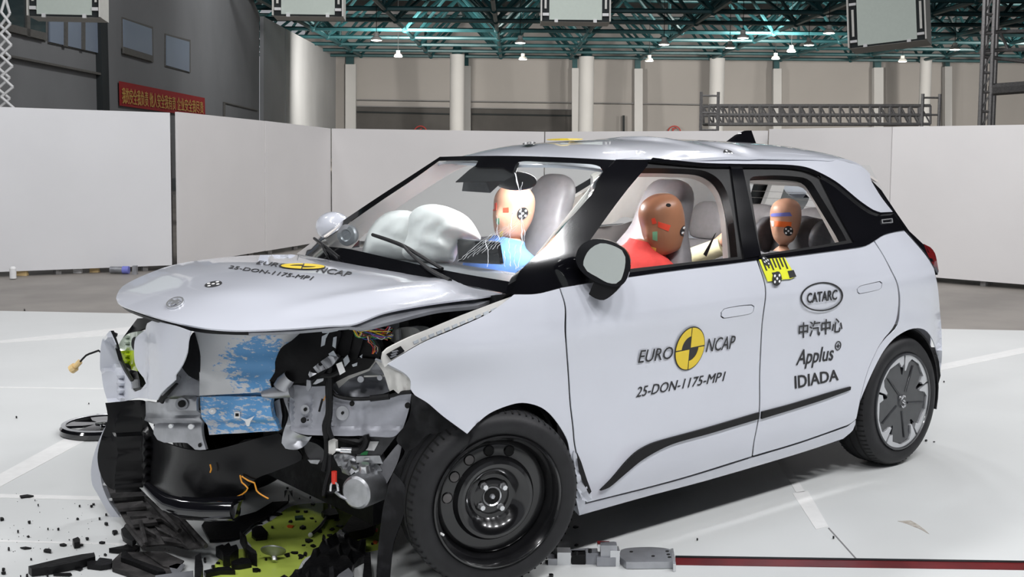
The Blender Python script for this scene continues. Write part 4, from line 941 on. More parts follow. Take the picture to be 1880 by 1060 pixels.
# ---------------- dashboard
def dash(u, v):
    y = -.74+1.48*u; pr = [(.33, .985), (.42, 1.005), (.60, 1.015), (.76, 1.01), (.84, .985), (.87, .93), (.86, .84), (.80, .70), (.76, .58)]
    i = min(int(v*8), 7); t = v*8-i; a, b = pr[i], pr[i+1]; x = a[0]+(b[0]-a[0])*t; z = a[1]+(b[1]-a[1])*t
    return (x-(.15*(1-(y/.74)**2) if x < .5 else 0.0), y, z)
grid_panel('dashboard', dash, 24, 16, 'dashgrey', .01)
# centre screen
A_ = at(838, 440, x=.80); R_ = at(912, 448, x=.80); D_ = at(838, 478, x=.80); 
cpanel('centre_display', [(840, 440, 1), (912, 446, 1), (918, 484, 1), (842, 480, 1)], lambda x, y, z: x-.76, 'black', .02, 20); cpanel('display_frame', c_((838, 438), (913, 444), (920, 486), (840, 482)), lambda x, y, z: x-.765, 'galvd', .012, 20, off=-.002)
sw = MB(); c = Vector((.86, -.37, .98)); Rr = basis(Vector((-.9, 0, .45)))
sw.tube([c+Rr @ Vector((.18*math.cos(a), .18*math.sin(a), 0)) for a in np.linspace(0, 2*math.pi, 33)], .016, 8); cb(sw, 'steering_wheel', 'seatd'); cb(MB().box(c, (.08, .14, .10)).tube([c, c+Vector((-.25, 0, -.12))], .03, 8), 'steering_hub', 'seatd')
for (px, py, y) in ((637, 432, .62),):
    q = at(px, py, y=y); cb(MB().lathe([(.0, .008), (.022, .008), (.028, .014), (.045, .010), (.05, 0), (.045, -.03), (.0, -.03)], 28, q, basis((0, -1, 0)) if False else Matrix.Rotation(math.radians(-60), 3, 'Z') @ Matrix.Rotation(math.pi, 3, 'Z')), 'air_vent', 'galv')
# interior mirror on its bracket
cb(MB().box((.80, .02, 1.415), (.20, .20, .04), Matrix.Rotation(-.62, 3, 'Y'), .8), 'mirror_bracket', 'seatd'); cb(MB().ball((.90, -.04, 1.388), (.03, .115, .042), 20, 12, Matrix.Rotation(.25, 3, 'Z')), 'interior_mirror', 'satin')
cb(MB().tube([(.88, -.02, 1.40), (.85, 0, 1.45)], .015, 8), 'mirror_stem', 'satin')
# ---------------- airbag cushions
def pillow(name, poly, F, depth, mat, parent=None, step=8, t1=9.0, wob=0.0, dmax=None, pw=.5):
    outer = spline(poly, True, 6); V2, T = tri2d(outer, [], step); P, ok = hit(V2, F, 2, t1); N = grad(F, P); N[((O-P)*N).sum(1) < 0] *= -1
    d = segd(V2, outer); dm = dmax or d.max(); k = np.clip(d/dm, 0, 1); h = depth*(1-(1-k)**2)**pw
    if wob: h = h+wob*k*(np.sin(V2[:, 0]/9.0+1.6*np.sin(V2[:, 1]/13))*np.cos(V2[:, 1]/8.0+V2[:, 0]/21))
    n = len(P); V = np.vstack([P+N*h[:, None], P-N*(h*.8+.002)[:, None]]); cnt = {}
    for f in T:
        for a, b in ((f[0], f[1]), (f[1], f[2]), (f[2], f[0])): cnt[(a, b)] = 1
    faces = [tuple(f) for f in T]+[(f[2]+n, f[1]+n, f[0]+n) for f in T]+[(b, a, a+n, b+n) for (a, b) in cnt if (b, a) not in cnt]
    o = mesh_obj(name, V, faces, MT[mat], parent or CAR, True, 1.2)
    if parent is None: own(o)
    return o
pillow('airbag', [(664, 470, 1), (668, 448), (680, 418), (705, 393), (735, 386), (762, 392), (780, 420), (776, 460), (770, 482)], fplane((.66, .5, 1.1), (-.6, -.8, .1)), .09, 'airbag', wob=.020)
pillow('airbag', [(740, 470), (748, 430), (752, 395), (768, 380), (795, 375), (828, 382), (860, 400), (879, 428), (882, 442), (850, 446), (838, 470), (832, 482), (790, 486)], fplane((.74, .3, 1.1), (-.6, -.8, .1)), .12, 'airbag', wob=.024)
# ---------------- seats
def sring(c, w, t, nrm, n=20):
    z = Vector(nrm).normalized(); y = Vector((0, 1, 0)); x = y.cross(z); r = []
    for k in range(n):
        a = 2*math.pi*k/n; ca, sa = math.cos(a), math.sin(a); r.append(Vector(c)+y*(abs(ca)**.6*math.copysign(1, ca)*w/2)+x*(abs(sa)**.6*math.copysign(1, sa)*t/2))
    return r
def seat(y0, dx=0.0, mat='seat'):
    st = empty('front_seat', (1.3+dx, y0, .3)); st.parent = CAR; own(st); st.matrix_parent_inverse = CARI; B = Vector((1.3+dx, y0, .3))
    path = [(1.20, .50, .50, .13), (1.22, .58, .52, .17), (1.27, .75, .52, .16), (1.33, .92, .52, .15), (1.40, 1.06, .47, .14), (1.43, 1.13, .36, .13), (1.45, 1.18, .29, .125), (1.48, 1.26, .285, .125), (1.51, 1.33, .27, .115), (1.53, 1.375, .21, .09), (1.537, 1.395, .12, .05)]
    rings = []
    for i, (x, z, w, t) in enumerate(path):
        a, b = path[max(i-1, 0)], path[min(i+1, len(path)-1)]; rings.append([p-B for p in sring((x+dx, y0, z), w, t, (b[0]-a[0], 0, b[1]-a[1]))])
    loft('backrest', rings, MT[mat], st, sub=1)
    rings = [[p-B for p in sring((x+dx, y0, z), w, t, (1, 0, 0.15))] for (x, z, w, t) in ((.74, .47, .40, .08), (.78, .47, .48, .13), (.95, .46, .52, .16), (1.15, .45, .52, .16), (1.24, .46, .48, .12))]
    loft('cushion', rings, MT[mat], st, sub=1)
    MB().box(Vector((1.0+dx, y0, .33))-B, (.45, .42, .14)).build('seat_base', MT['satin'], st); return st
seat(-.385); seat(.385, .0)
rb = empty('rear_bench', (2.4, 0, .3)); rb.parent = CAR; own(rb); B = Vector((2.4, 0, .3))
loft('backrest', [[p-B for p in sring((x, 0, z), 1.24, t, (.25, 0, 1))] for (x, z, t) in ((2.42, .5, .14), (2.5, .75, .16), (2.57, .98, .14), (2.60, 1.03, .06))], MT['seat'], rb, sub=1)
loft('cushion', [[p-B for p in sring((x, 0, z), 1.24, t, (1, 0, .1))] for (x, z, t) in ((1.95, .46, .08), (2.0, .46, .15), (2.45, .44, .16))], MT['seat'], rb, sub=1)
for yh in (.33, -.02, -.37):
    loft('head_restraint', [[p-B for p in sring((x, yh, z), w, t, (.2, 0, 1))] for (x, z, w, t) in ((2.59, 1.02, .20, .07), (2.60, 1.05, .25, .09), (2.62, 1.15, .26, .10), (2.635, 1.21, .22, .08), (2.64, 1.235, .12, .03))], MT['seat'], rb, sub=1)
cs = empty('child_booster', (2.4, -.38, .5)); B = Vector((2.4, -.38, .5))
loft('booster_back', [[p-B for p in sring((x, -.38, z), w, t, (.2, 0, 1))] for (x, z, w, t) in ((2.36, .56, .36, .08), (2.42, .85, .38, .08), (2.46, 1.0, .34, .07), (2.50, 1.12, .34, .09), (2.53, 1.20, .26, .06))], MT['seatd'], cs, sub=1)
loft('booster_cushion', [[p-B for p in sring((x, -.38, z), w, t, (1, 0, 0))] for (x, z, w, t) in ((2.02, .58, .34, .06), (2.1, .58, .40, .10), (2.40, .58, .40, .10))], MT['seatd'], cs, sub=1)
for sy in (-1, 1): loft('head_wing', [[p-B for p in sring((x, -.38+sy*.17, z), .05, t, (.15, 0, 1))] for (x, z, t) in ((2.42, 1.0, .06), (2.40, 1.06, .16), (2.42, 1.14, .16), (2.46, 1.19, .05))], MT['seatd'], cs, sub=1)
tag(cs, 'black child booster seat on the rear bench', 'child seat')
# seat belt
cb(MB().add([at(1291, 467, y=-.55), at(1297, 472, y=-.55), at(1312, 430, y=-.70), at(1315, 427, y=-.72)], [(0, 1, 3, 2)]), 'seat_belt', 'seatd', smooth=False)
# ---------------- dummies
HEADP = [(-.002, -.060, .015, .036), (.012, -.076, .030, .050), (.035, -.085, .052, .060), (.060, -.088, .075, .066), (.085, -.092, .092, .070), (.105, -.094, .100, .073), (.13, -.086, .104, .075), (.155, -.088, .105, .076), (.18, -.084, .102, .074), (.20, -.074, .092, .066), (.218, -.056, .074, .052), (.230, -.03, .048, .032), (.235, .004, .016, .008)]
def dummy(name, hip, neck, head_rot, skin, shirt, label, sc=1.0, arms=(), twist=0.0, hoff=(0, 0, 0)):
    hip = Vector(hip); neck = Vector(neck); o = empty(name, hip); n = 24; rings = []
    ax = (neck-hip); L = ax.length; up = ax.normalized()
    fwd = (Vector((-1, 0, 0))-up*up.dot(Vector((-1, 0, 0)))).normalized(); fwd = Matrix.Rotation(twist, 3, up) @ fwd; sd = up.cross(fwd)
    prof = [(0, .12, .16), (.12, .125, .175), (.35, .12, .165), (.6, .125, .185), (.78, .115, .205), (.88, .095, .195), (.95, .075, .13), (1.0, .058, .064), (1.10, .052, .054)]
    for (t, fx, wy) in prof: rings.append([(up*(L*t)+fwd*(fx*sc*math.cos(2*math.pi*k/n))+sd*(wy*sc*math.sin(2*math.pi*k/n))) for k in range(n)])
    HR = head_rot; hb = (neck-hip)+up*(.085*sc)+Vector(hoff)
    for (z, fr, bk, hw) in HEADP:
        r = []
        for k in range(n):
            a = 2*math.pi*k/n; ca, sa = math.cos(a), math.sin(a); x = -ca*(-fr) if ca > 0 else -ca*bk
            if ca > 0: x = fr*ca**.8
            else: x = bk*(-ca)**.8
            if k == 0 and .06 < z < .12: x -= .016 if z < .1 else .010      # nose
            if k in (2, n-2) and .10 < z < .135: x += .006                  # eye sockets
            p = Vector((x, sa*hw, z))*sc; r.append(hb+HR @ p)
        rings.append(r)
    V = [p for r in rings for p in r]; F = []; m = len(rings)
    for i in range(m-1):
        for k in range(n): F.append((i*n+k, i*n+(k+1) % n, (i+1)*n+(k+1) % n, (i+1)*n+k))
    F += [tuple(range(n-1, -1, -1)), tuple(range((m-1)*n, m*n))]
    mb = MB().add(V, F)
    for (pts, r0, r1) in arms: mb.tube([Vector(p)-hip for p in pts], list(np.linspace(r0, r1, len(pts))), 12)
    b = mb.build('body', MT[skin], o, ang=1.4); md = b.modifiers.new('s', 'SUBSURF'); md.levels = 1; md.render_levels = 1
    rs = []
    for (t, fx, wy) in [(-.02, .14, .18), (.12, .14, .19), (.35, .135, .18), (.6, .14, .20), (.78, .130, .222), (.88, .110, .212), (.955, .088, .14), (.99, .074, .084), (1.05, .066, .070)]:
        rs.append([(up*(L*t)+fwd*((fx+.004*math.sin(k*1.7+t*9))*sc*math.cos(2*math.pi*k/n))+sd*((wy+.004*math.cos(k*2.3+t*7))*sc*math.sin(2*math.pi*k/n))) for k in range(n)])
    s = loft('shirt', rs, MT[shirt], o, caps=False, ang=1.4, sub=1)
    for (pts, r0, r1) in arms: MB().tube([Vector(p)-hip for p in pts[:2]], [r0*1.3, r0*1.2], 14).build('sleeve', MT[shirt], o)
    tag(o, label, 'crash test dummy'); return o, b
def decal_on(ob, poly, mat, parent, off=.002, step=4.0, name='face_patch'):
    bpy.context.view_layer.update(); dg = bpy.context.evaluated_depsgraph_get(); e = ob.evaluated_get(dg); me = e.to_mesh(); mw = ob.matrix_world
    bv = BVHTree.FromPolygons([mw @ v.co for v in me.vertices], [tuple(p.vertices) for p in me.polygons]); e.to_mesh_clear()
    outer = spline(poly, True, 3); V2, T = tri2d(outer, [], step); D = ray(V2[:, 0], V2[:, 1]); P = []; N = []; ok = []
    for d in D:
        h = bv.ray_cast(Vector(O), Vector(d).normalized())
        if h[0] is None: P.append((0, 0, 0)); N.append((0, 0, 1)); ok.append(False)
        else: P.append(h[0]); N.append(h[1] if h[1].dot(Vector(d)) < 0 else -h[1]); ok.append(True)
    T = [t for t in T if all(ok[i] for i in t)]
    if not T: return None
    P = np.array([tuple(p) for p in P]); N = np.array([tuple(p) for p in N]); V, F = thicken(P+N*off, T, N, off*.8); inv = parent.matrix_world.inverted()
    used = sorted({i for f in F for i in f}); mp = {u: i for i, u in enumerate(used)}
    return mesh_obj(name, [inv @ Vector(V[u]) for u in used], [tuple(mp[i] for i in f) for f in F], MT[mat], parent)
def hdots(ob, par, c, a, b):
    decal_on(ob, ell(c, a, b, 1, 20), 'ink', par, .003, name='target_sticker')
    for (u, v) in ((0, 0), (.5, .42), (-.5, .42), (.5, -.42), (-.5, -.42)): decal_on(ob, ell((c[0]+u*a[0]+v*b[0], c[1]+u*a[1]+v*b[1]), a, b, .2, 8), 'white', par, .0045, name='sticker_dot')
RY = lambda a: Matrix.Rotation(math.radians(a), 3, 'Y'); RZ = lambda a: Matrix.Rotation(math.radians(a), 3, 'Z'); RXX = lambda a: Matrix.Rotation(math.radians(a), 3, 'X')
dd, db = dummy('crash_test_dummy', (1.10, -.42, .52), (1.27, -.47, 1.10), RZ(6) @ RY(-12) @ RXX(-9), 'skind', 'red', 'brown-headed dummy in a red shirt slumped in the driver seat', 1.12, [([(1.27, -.70, .90), (1.12, -.72, .76), (.95, -.62, .80)], .05, .035), ([(1.27, -.30, .90), (1.1, -.2, .76), (.95, -.28, .82)], .05, .035)], .1, (.045, -.07, -.105))
for pl, mt in (([(1196, 402), (1202, 400), (1206, 410), (1198, 412)], 'tapered'), ([(1208, 407), (1231, 414), (1227, 425), (1208, 417)], 'tapered'), ([(1198, 426), (1207, 425), (1207, 443), (1198, 440)], 'tapeg'), ([(1195, 453), (1205, 456), (1204, 467), (1195, 464)], 'tapey')): decal_on(db, c_(*pl), mt, dd)
hdots(db, dd, (1258, 422), (9.5, -2), (-3, 11)); decal_on(db, ell((1227, 377), (4.4, .5), (0, 3)), 'groove', dd, .002, name='bolt_hole')
pd, pb = dummy('crash_test_dummy', (1.04, .36, .55), (1.165, .33, 1.07), RZ(8) @ RY(4), 'skin', 'blue', 'tan-headed dummy in a blue shirt in the passenger seat', 1.14, [([(1.17, .14, .94), (1.02, .1, .80), (.85, .16, .86)], .05, .035), ([(1.17, .53, .94), (1.0, .56, .78), (.85, .5, .82)], .05, .035)], 0, (-.005, 0, -.075))
for pl, mt in (([(905, 376), (912, 372), (912, 386), (906, 388)], 'tapered'), ([(924, 382), (934, 381), (934, 390), (924, 390)], 'tapered'), ([(911, 402), (917, 400), (917, 412), (912, 412)], 'tapeg'), ([(917, 426), (923, 424), (924, 434), (918, 436)], 'tapey')): decal_on(pb, c_(*pl), mt, pd)
hdots(pb, pd, (959, 392), (10, -1), (-1, 11))
kd, kb = dummy('child_dummy', (2.24, -.38, .68), (2.335, -.385, 1.0), RZ(10) @ RY(-4), 'skin', 'seatd', 'small child dummy with an orange and blue marked head behind the driver', .92)
decal_on(kb, c_((1401, 405), (1421, 406), (1421, 416), (1401, 414)), 'white', kd); decal_on(kb, c_((1423, 406), (1453, 408), (1452, 418), (1423, 416)), 'tapeo', kd); decal_on(kb, c_((1418, 392), (1450, 390), (1454, 397), (1410, 398)), 'tapeb', kd)
hdots(kb, kd, (1447, 424), (8.5, 0), (0, 9))
k2, k2b = dummy('child_dummy', (2.12, .42, .66), (2.24, .42, .98), RY(5), 'skin', 'tapeysh', 'small child dummy in yellow on the far side of the rear bench', .92, [([(2.26, .24, .92), (2.36, .02, 1.02), (2.46, -.06, 1.20), (2.47, -.07, 1.235)], .04, .022)])
# ================================================================== torn-open nose
XF = pchip([-1.0, -.8, -.6, -.35, -.1, .2, .5, .75, 1.0], [.12, -.03, -.20, -.42, -.60, -.69, -.66, -.54, -.34])
def FX(o=0.0, kz=0.0): return lambda x, y, z: x-(XF(y)+o+kz*(z-.6))
MT['bluewhite'] = None
def blue_mat(name, base, rough, metal, cy, cz, ry, rz, dens):
    """sheet smeared with blue barrier paint: streaky mask round a patch"""
    m = bpy.data.materials.new(name); m.use_nodes = True; nt = m.node_tree; b = nt.nodes['Principled BSDF']; b.inputs['Roughness'].default_value = rough; b.inputs['Metallic'].default_value = metal
    L = nt.links.new; tc = nt.nodes.new('ShaderNodeTexCoord'); sp = nt.nodes.new('ShaderNodeSeparateXYZ'); L(tc.outputs['Object'], sp.inputs[0])
    def mth(op, a, bb=None):
        n = nt.nodes.new('ShaderNodeMath'); n.operation = op
        for i, v in enumerate((a, bb)):
            if v is None: continue
            if isinstance(v, (int, float)): n.inputs[i].default_value = v
            else: L(v, n.inputs[i])
        return n.outputs[0]
    d = mth('ADD', mth('POWER', mth('ABSOLUTE', mth('DIVIDE', mth('SUBTRACT', sp.outputs[1], cy), ry)), 2.0), mth('POWER', mth('ABSOLUTE', mth('DIVIDE', mth('SUBTRACT', sp.outputs[2], cz), rz)), 2.0))
    mp = nt.nodes.new('ShaderNodeMapping'); mp.inputs['Scale'].default_value = (30, 30, 75); mp.inputs['Rotation'].default_value = (.5, 0, 0); L(tc.outputs['Object'], mp.inputs[0])
    nz = nt.nodes.new('ShaderNodeTexNoise'); nz.inputs['Scale'].default_value = 1.0; nz.inputs['Detail'].default_value = 8; nz.inputs['Roughness'].default_value = .7; L(mp.outputs[0], nz.inputs['Vector'])
    v = mth('SUBTRACT', mth('ADD', nz.outputs['Fac'], dens), mth('MULTIPLY', d, .30))
    cr = nt.nodes.new('ShaderNodeValToRGB'); cr.color_ramp.elements[0].position = .50; cr.color_ramp.elements[1].position = .56; cr.color_ramp.elements[0].color = (*base, 1); cr.color_ramp.elements[1].color = (.13, .36, .68, 1)
    L(v, cr.inputs[0]); L(cr.outputs[0], b.inputs['Base Color']); return m
MT['bluewhite'] = blue_mat('white_panel_blue_paint', (.68, .69, .70), .4, 0, -.27, .77, .15, .13, .17)
MT['bluebeam'] = blue_mat('beam_blue_paint', (.60, .62, .66), .42, .2, -.22, .62, .42, .3, .09)
MT.update(
    bracket=M('cream_bracket_plastic', (.66, .65, .62), .45, noise=.08),
    green=M('green_sticker', (.01, .25, .06), .5, noise=.05),
    redh=M('red_strap', (.80, .04, .02), .45, noise=.05),
    amber=M('amber_connector', (.85, .62, .30), .5, noise=.05),
    coolant=M('green_coolant', (.60, .74, .13), .06, noise=.10, scale=5, spec=.6))
K = 'satin'
# -- dark depth of the engine bay
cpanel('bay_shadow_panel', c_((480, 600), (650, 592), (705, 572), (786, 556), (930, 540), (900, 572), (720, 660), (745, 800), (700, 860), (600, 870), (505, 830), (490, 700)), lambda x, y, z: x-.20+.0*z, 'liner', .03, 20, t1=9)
# -- bumper centre panel with blue paint
cen = cpanel('bumper_panel', [(350, 596, 1), (430, 600), (580, 598, 1), (569, 604), (537, 625), (516, 640), (506, 665), (505, 683), (495, 700), (500, 717, 1), (460, 722), (400, 725), (366, 727, 1), (367, 690), (366, 645), (361, 625)], FX(.02, .10), 'bluewhite', .006, 9, label='white bumper centre smeared with blue paint', disp=lambda px, py, P: .006*np.exp(-((py-665)/9)**2)*np.clip((px-370)/60, 0, 1)+.012*np.sin(px/40)*np.sin(py/33))
# -- far bumper skin
FB = lambda o=0.0: (lambda x, y, z: x-(-.715+.30*np.clip((y-.22)/.6, 0, 3)**2+o))
cpanel('bumper_skin', [(282, 588, 1), (320, 598), (350, 609, 1), (345, 628), (343, 648), (335, 670), (323, 689), (322, 698), (296, 723), (289, 735, 1), (265, 733), (252, 731), (228, 737), (198, 739, 1), (190, 712), (186, 680), (186, 648), (190, 623), (201, 608, 1), (206, 619), (212, 633), (219, 660), (228, 679), (240, 699), (241, 714), (247, 720), (256, 716), (262, 705), (259, 695), (252, 680), (247, 665), (246, 642), (249, 620), (262, 607), (270, 594)], FB(), 'paint', .004, 8, label='torn white bumper skin', disp=lambda px, py, P: .015*np.exp(-((px-300)/16)**2-((py-650)/50)**2)-.012*np.exp(-((px-262)/7)**2)*np.clip((py-590)/20, 0, 1))
cpanel('bumper_edge', c_((201, 608), (204, 607.5), (212.5, 632.5), (220.5, 660), (229.5, 679), (241.5, 699), (239.5, 701), (227, 681), (218, 662), (210, 634)), FB(-.004), 'satin', .01, 8)
cpanel('bumper_clip', c_((203, 608), (214, 613), (213, 618), (207, 622)), FB(.03), K, .01, 6)
FPL = lambda o=0.0: fplane((-.60+o, .70, .3), (-.75, -.66, 0))
cpanel('bumper_corner', [(203, 769, 1), (190, 790), (178, 818), (169, 848), (167, 872), (170, 892), (178, 906), (196, 938), (214, 961), (224, 972, 1), (231, 965, 1), (214, 942), (200, 922), (188, 893), (184, 868), (184, 840), (191, 802), (204, 773, 1)], FPL(0), 'paint', .03, 7, label='white lower bumper corner sweeping down to the floor')
for (x_, y_) in ((192, 808), (186, 851), (190, 890), (200, 918), (222, 947)): cpanel('bumper_clip', c_((x_-2, y_-1.5), (x_+6, y_-2), (x_+6, y_+2), (x_-2, y_+2)), FPL(.01), 'white', .012, 6)
# -- far headlamp
cpanel('headlamp', [(215, 644, 1), (218, 633), (226, 620), (238, 612), (252, 609, 1), (252, 644, 1)], FB(.03), 'headlampw', .04, 6)
cpanel('headlamp_lens', [(215, 644, 1), (252, 644, 1), (252, 682, 1), (240, 679), (224, 669), (217, 655)], FB(.03), 'headlamp', .04, 6, label='yellow-green lamp lens')
cpanel('lamp_reflector', ell((247, 631), (6, 0), (0, 12)), FB(.024), K, .02, 6)
cpanel('lamp_bezel', c_((225, 621), (252, 585), (257, 588), (262, 584), (282, 589), (270, 600), (259, 606), (250, 609), (238, 612)), FB(.05), K, .02, 8); cpanel('lamp_bezel', c_((222, 668), (240, 679), (252, 682), (256, 697), (262, 712), (248, 722), (238, 712), (240, 699)), FB(.05), K, .02, 8)
cpanel('bumper_bracket', c_((240, 698), (253, 697), (255, 712), (243, 714)), FB(.04), 'galvd', .006, 8)
# -- black edge and bracket between bumper skin and centre
cpanel('bumper_support', [(354, 611, 1), (360, 632), (366, 655), (367, 694), (361, 698, 1), (346, 690), (333, 674, 1), (343, 648), (344, 628)], FX(.03), K, .01, 7); cpanel('bumper_support', c_((352, 604), (330, 600), (300, 592), (345, 612)), FX(.06), K, .01, 9)
cpanel('support_bracket', [(322, 699, 1), (335, 671), (352, 683), (360, 698), (366, 701, 1), (366, 729, 1), (330, 730), (296, 726)], FX(.05), 'galvd', .004, 8)
for (x_, y_, r_) in ((346, 693, 5), (327, 695, 4)): cpanel('bolt', ell((x_, y_), (r_, 0), (0, r_), 1, 14), FX(.045), 'galv', .006, 20)
cpanel('bumper_support', c_((289, 736), (322, 704), (325, 706), (301, 733), (297, 742)), FX(.03), K, .008, 8)
# -- bumper beam
cpanel('crash_beam', [(267, 737, 1), (289, 740), (310, 733), (323, 725), (352, 723), (368, 728, 1), (369, 760), (371, 800), (378, 826, 1), (358, 826), (344, 814), (301, 813), (289, 808), (282, 797), (282, 780, 1), (270, 777)], FX(.06), 'galv', .012, 6, label='silver end of the bumper beam',
    disp=lambda px, py, P: .010*np.exp(-((py-(768+3*np.sin(px/18)))/4.5)**2)-.010*np.exp(-((py-777)/4)**2)+.022*np.clip((760-py)/6, 0, 1)*np.clip((py-722)/8, 0, 1)*np.clip((px-280)/40, 0, 1))
for (r0, mt, o_) in ((11.5, 'galvd', -.030), (6.5, 'groove', -.034)): cpanel('beam_hole', ell((333, 742), (r0, 0), (0, r0), 1, 24), FX(.06+o_), mt, .004, 20)
for (x_, y_, r_) in ((313, 783, 4), (350, 784, 5), (306, 745, 2.2)): cpanel('bolt', ell((x_, y_), (r_, 0), (0, r_), 1, 12), FX(.045), 'galvd' if r_ < 3 else 'chrome', .006, 20)
cpanel('beam_slot', ell((366, 818), (2.6, 0), (0, 4), 1, 12), FX(.055), 'groove', .003, 20)
cpanel('crash_beam', [(367, 729, 1), (430, 728), (500, 729, 1), (497, 742), (500, 768), (508, 794, 1), (440, 798), (378, 801, 1), (371, 775), (368, 750)], FX(.05), 'bluebeam', .03, 7, label='bumper beam smeared with blue paint', disp=lambda px, py, P: -.02*np.clip((py-772)/6, 0, 1)+.004*np.sin(px/9)*np.sin(py/12))
cpanel('beam_flange', c_((366, 722), (430, 722), (502, 717), (503, 727), (430, 729), (367, 731)), FX(.075), 'bluebeam', .01, 10)
cpanel('bolt', ell((389.5, 755.5), (6, 0), (0, 6), 1, 16), FX(.043), 'white', .006, 20); cpanel('bolt', ell((389.5, 755.5), (3, 0), (0, 3), 1, 16), FX(.040), 'chrome', .006, 20)
cpanel('beam_slot', c_((430, 757), (440, 757), (440, 768), (430, 768)), FX(.043), 'white', .003, 20); cpanel('beam_slot', c_((432, 759.5), (438, 759.5), (438, 765), (432, 765)), FX(.041), 'groove', .003, 20)
cpanel('beam_tab', c_((441, 768), (453, 771), (467, 764), (460, 774), (457, 783), (453, 783), (450, 774)), FX(.03), 'white', .004, 20)
# -- black inner fascia and undertray
cpanel('inner_fascia', [(198, 740, 1), (262, 737), (268, 776, 1), (282, 797), (300, 814), (358, 827), (400, 825), (470, 806), (512, 796, 1), (548, 830), (553, 845), (500, 868), (470, 880), (445, 905), (430, 930), (380, 945), (330, 930), (280, 915), (240, 905), (205, 895), (188, 870), (185, 840), (192, 800), (203, 770)], FX(.12), 'fascia', .01, 9, disp=lambda px, py, P: .006*np.sin(px/21)*np.sin(py/17)-.04*np.exp(-((px-240)/14)**2)*np.clip((py-740)/40, 0, 1))
cpanel('fascia_web', [(222, 742), (248, 738), (238, 790), (236, 830), (243, 850), (222, 856), (213, 830), (216, 790)], FX(.07), 'fascia', .008, 9)
for q in ([(225, 858), (237, 852), (231, 863)], [(239, 858), (243, 856), (244, 860)], [(232, 867), (246, 875), (241, 882)], [(256, 896), (264, 896), (292, 918), (300, 925), (283, 923)]): cpanel('torn_hole', c_(*q), FX(.09), 'floorw', .002, 20)
cpanel('subframe_panel', [(440, 812), (470, 806), (510, 797), (547, 829), (552, 845), (520, 858), (470, 872), (440, 866), (430, 840)], FX(.20), 'liner', .01, 10); cpanel('paint_scuff', [(432, 862), (450, 850), (480, 853), (502, 860), (480, 868), (450, 871)], FX(.18), 'bluebeam', .004, 8)
for q in ((424, 833), (468, 832)): cpanel('bolt', ell(q, (5, 0), (0, 5), 1, 12), FX(.19), K, .006, 20)
lip = MB(); P_ = [at(*p, x=-.62+.0) for p in ()]
H, ok = hit([(270, 893), (290, 912), (310, 926), (340, 935), (380, 938), (432, 938)], FX(.02)); own(MB().tube([Vector(h) for h in H], [.016, .024, .034, .038, .038, .036], 14).build('splitter_bar', MT['black'], CAR)); H, ok = hit([(335, 917), (380, 920), (440, 916), (448, 914)], FX(.06)); own(MB().tube([Vector(h) for h in H], .010, 8).build('splitter_bar', MT['black'], CAR))
for q in ((318, 938), (380, 941)): cpanel('bolt', ell(q, (5, 0), (0, 5), 1, 12), FX(-.015), 'galvd', .01, 20)
cpanel('splitter_end', c_((428, 930), (438, 924), (430, 953), (424, 952)), FX(0), 'black', .03, 20)
# slatted undertray dropping to the floor, slat by slat
def FT(o=0.0): return lambda x, y, z: z-(.03+.32*np.clip(x+.70, 0, .5)+o)
cpanel('undertray', [(188, 885, 1), (240, 893), (270, 897), (300, 925), (330, 950), (350, 975), (378, 1003, 1), (345, 1008), (310, 1000), (262, 1003, 1), (232, 962)], FT(-.01), 'tray', .006, 9, label='slatted black undertray resting on the floor')
for (x0, y0, x1, y1, w) in ((200, 906, 258, 902, 9), (210, 925, 262, 920, 10), (232, 940, 275, 938, 9), (238, 955, 283, 950, 9), (286, 942, 311, 960, 8), (284, 966, 308, 977, 7), (295, 985, 330, 990, 9), (253, 960, 280, 975, 8), (310, 978, 336, 996, 8), (268, 948, 300, 944, 7), (330, 962, 352, 985, 7)):
    cpanel('undertray_slat', c_((x0, y0), (x1, y1), (x1+6, y1+w), (x0+6, y0+w)), FT(.02), 'tray', .014, 12)
for (p, q) in (((232, 966), (264, 1005)), ((258, 958), (268, 1000)), ((330, 950), (378, 1003)), ((270, 915), (330, 975))):
    H, ok = hit([p, q], FT(.03)); own(MB().tube([Vector(h) for h in H], .009, 6).build('undertray_rib', MT['tray'], CAR))
cpanel('bumper_foot', [(231, 965), (240, 970), (250, 990), (243, 994), (226, 985), (222, 972)], FT(.03), K, .02, 8)
# -- battery box and modules
FBX = lambda o: (lambda x, y, z: x-(XF(y)+.03+o))
cpanel('black_module', [(620, 598, 1), (569, 601), (537, 625), (516, 640), (506, 665), (505, 683), (494, 700, 1), (520, 704), (560, 702), (590, 690), (607, 668), (618, 640), (626, 610)], FBX(.0), 'module', .12, 8, disp=lambda px, py, P: .02*np.exp(-((px-555)/30)**2-((py-650)/40)**2))
cpanel('black_module', c_((622, 598), (652, 596), (646, 625), (640, 655), (614, 654), (617, 630)), FBX(.03), 'module', .08, 10); cpanel('black_module', c_((650, 612), (668, 618), (662, 640), (655, 660), (641, 658), (645, 630)), FBX(.05), K, .06, 10)
cpanel('black_module', [(660, 620), (690, 625), (700, 650), (690, 662), (660, 672), (640, 668)], FBX(.09), 'plastic', .05, 10); cpanel('black_module', c_((600, 660), (640, 655), (690, 660), (676, 678), (640, 690), (610, 705), (560, 706), (545, 700)), FBX(.07), 'plastic', .05, 10)
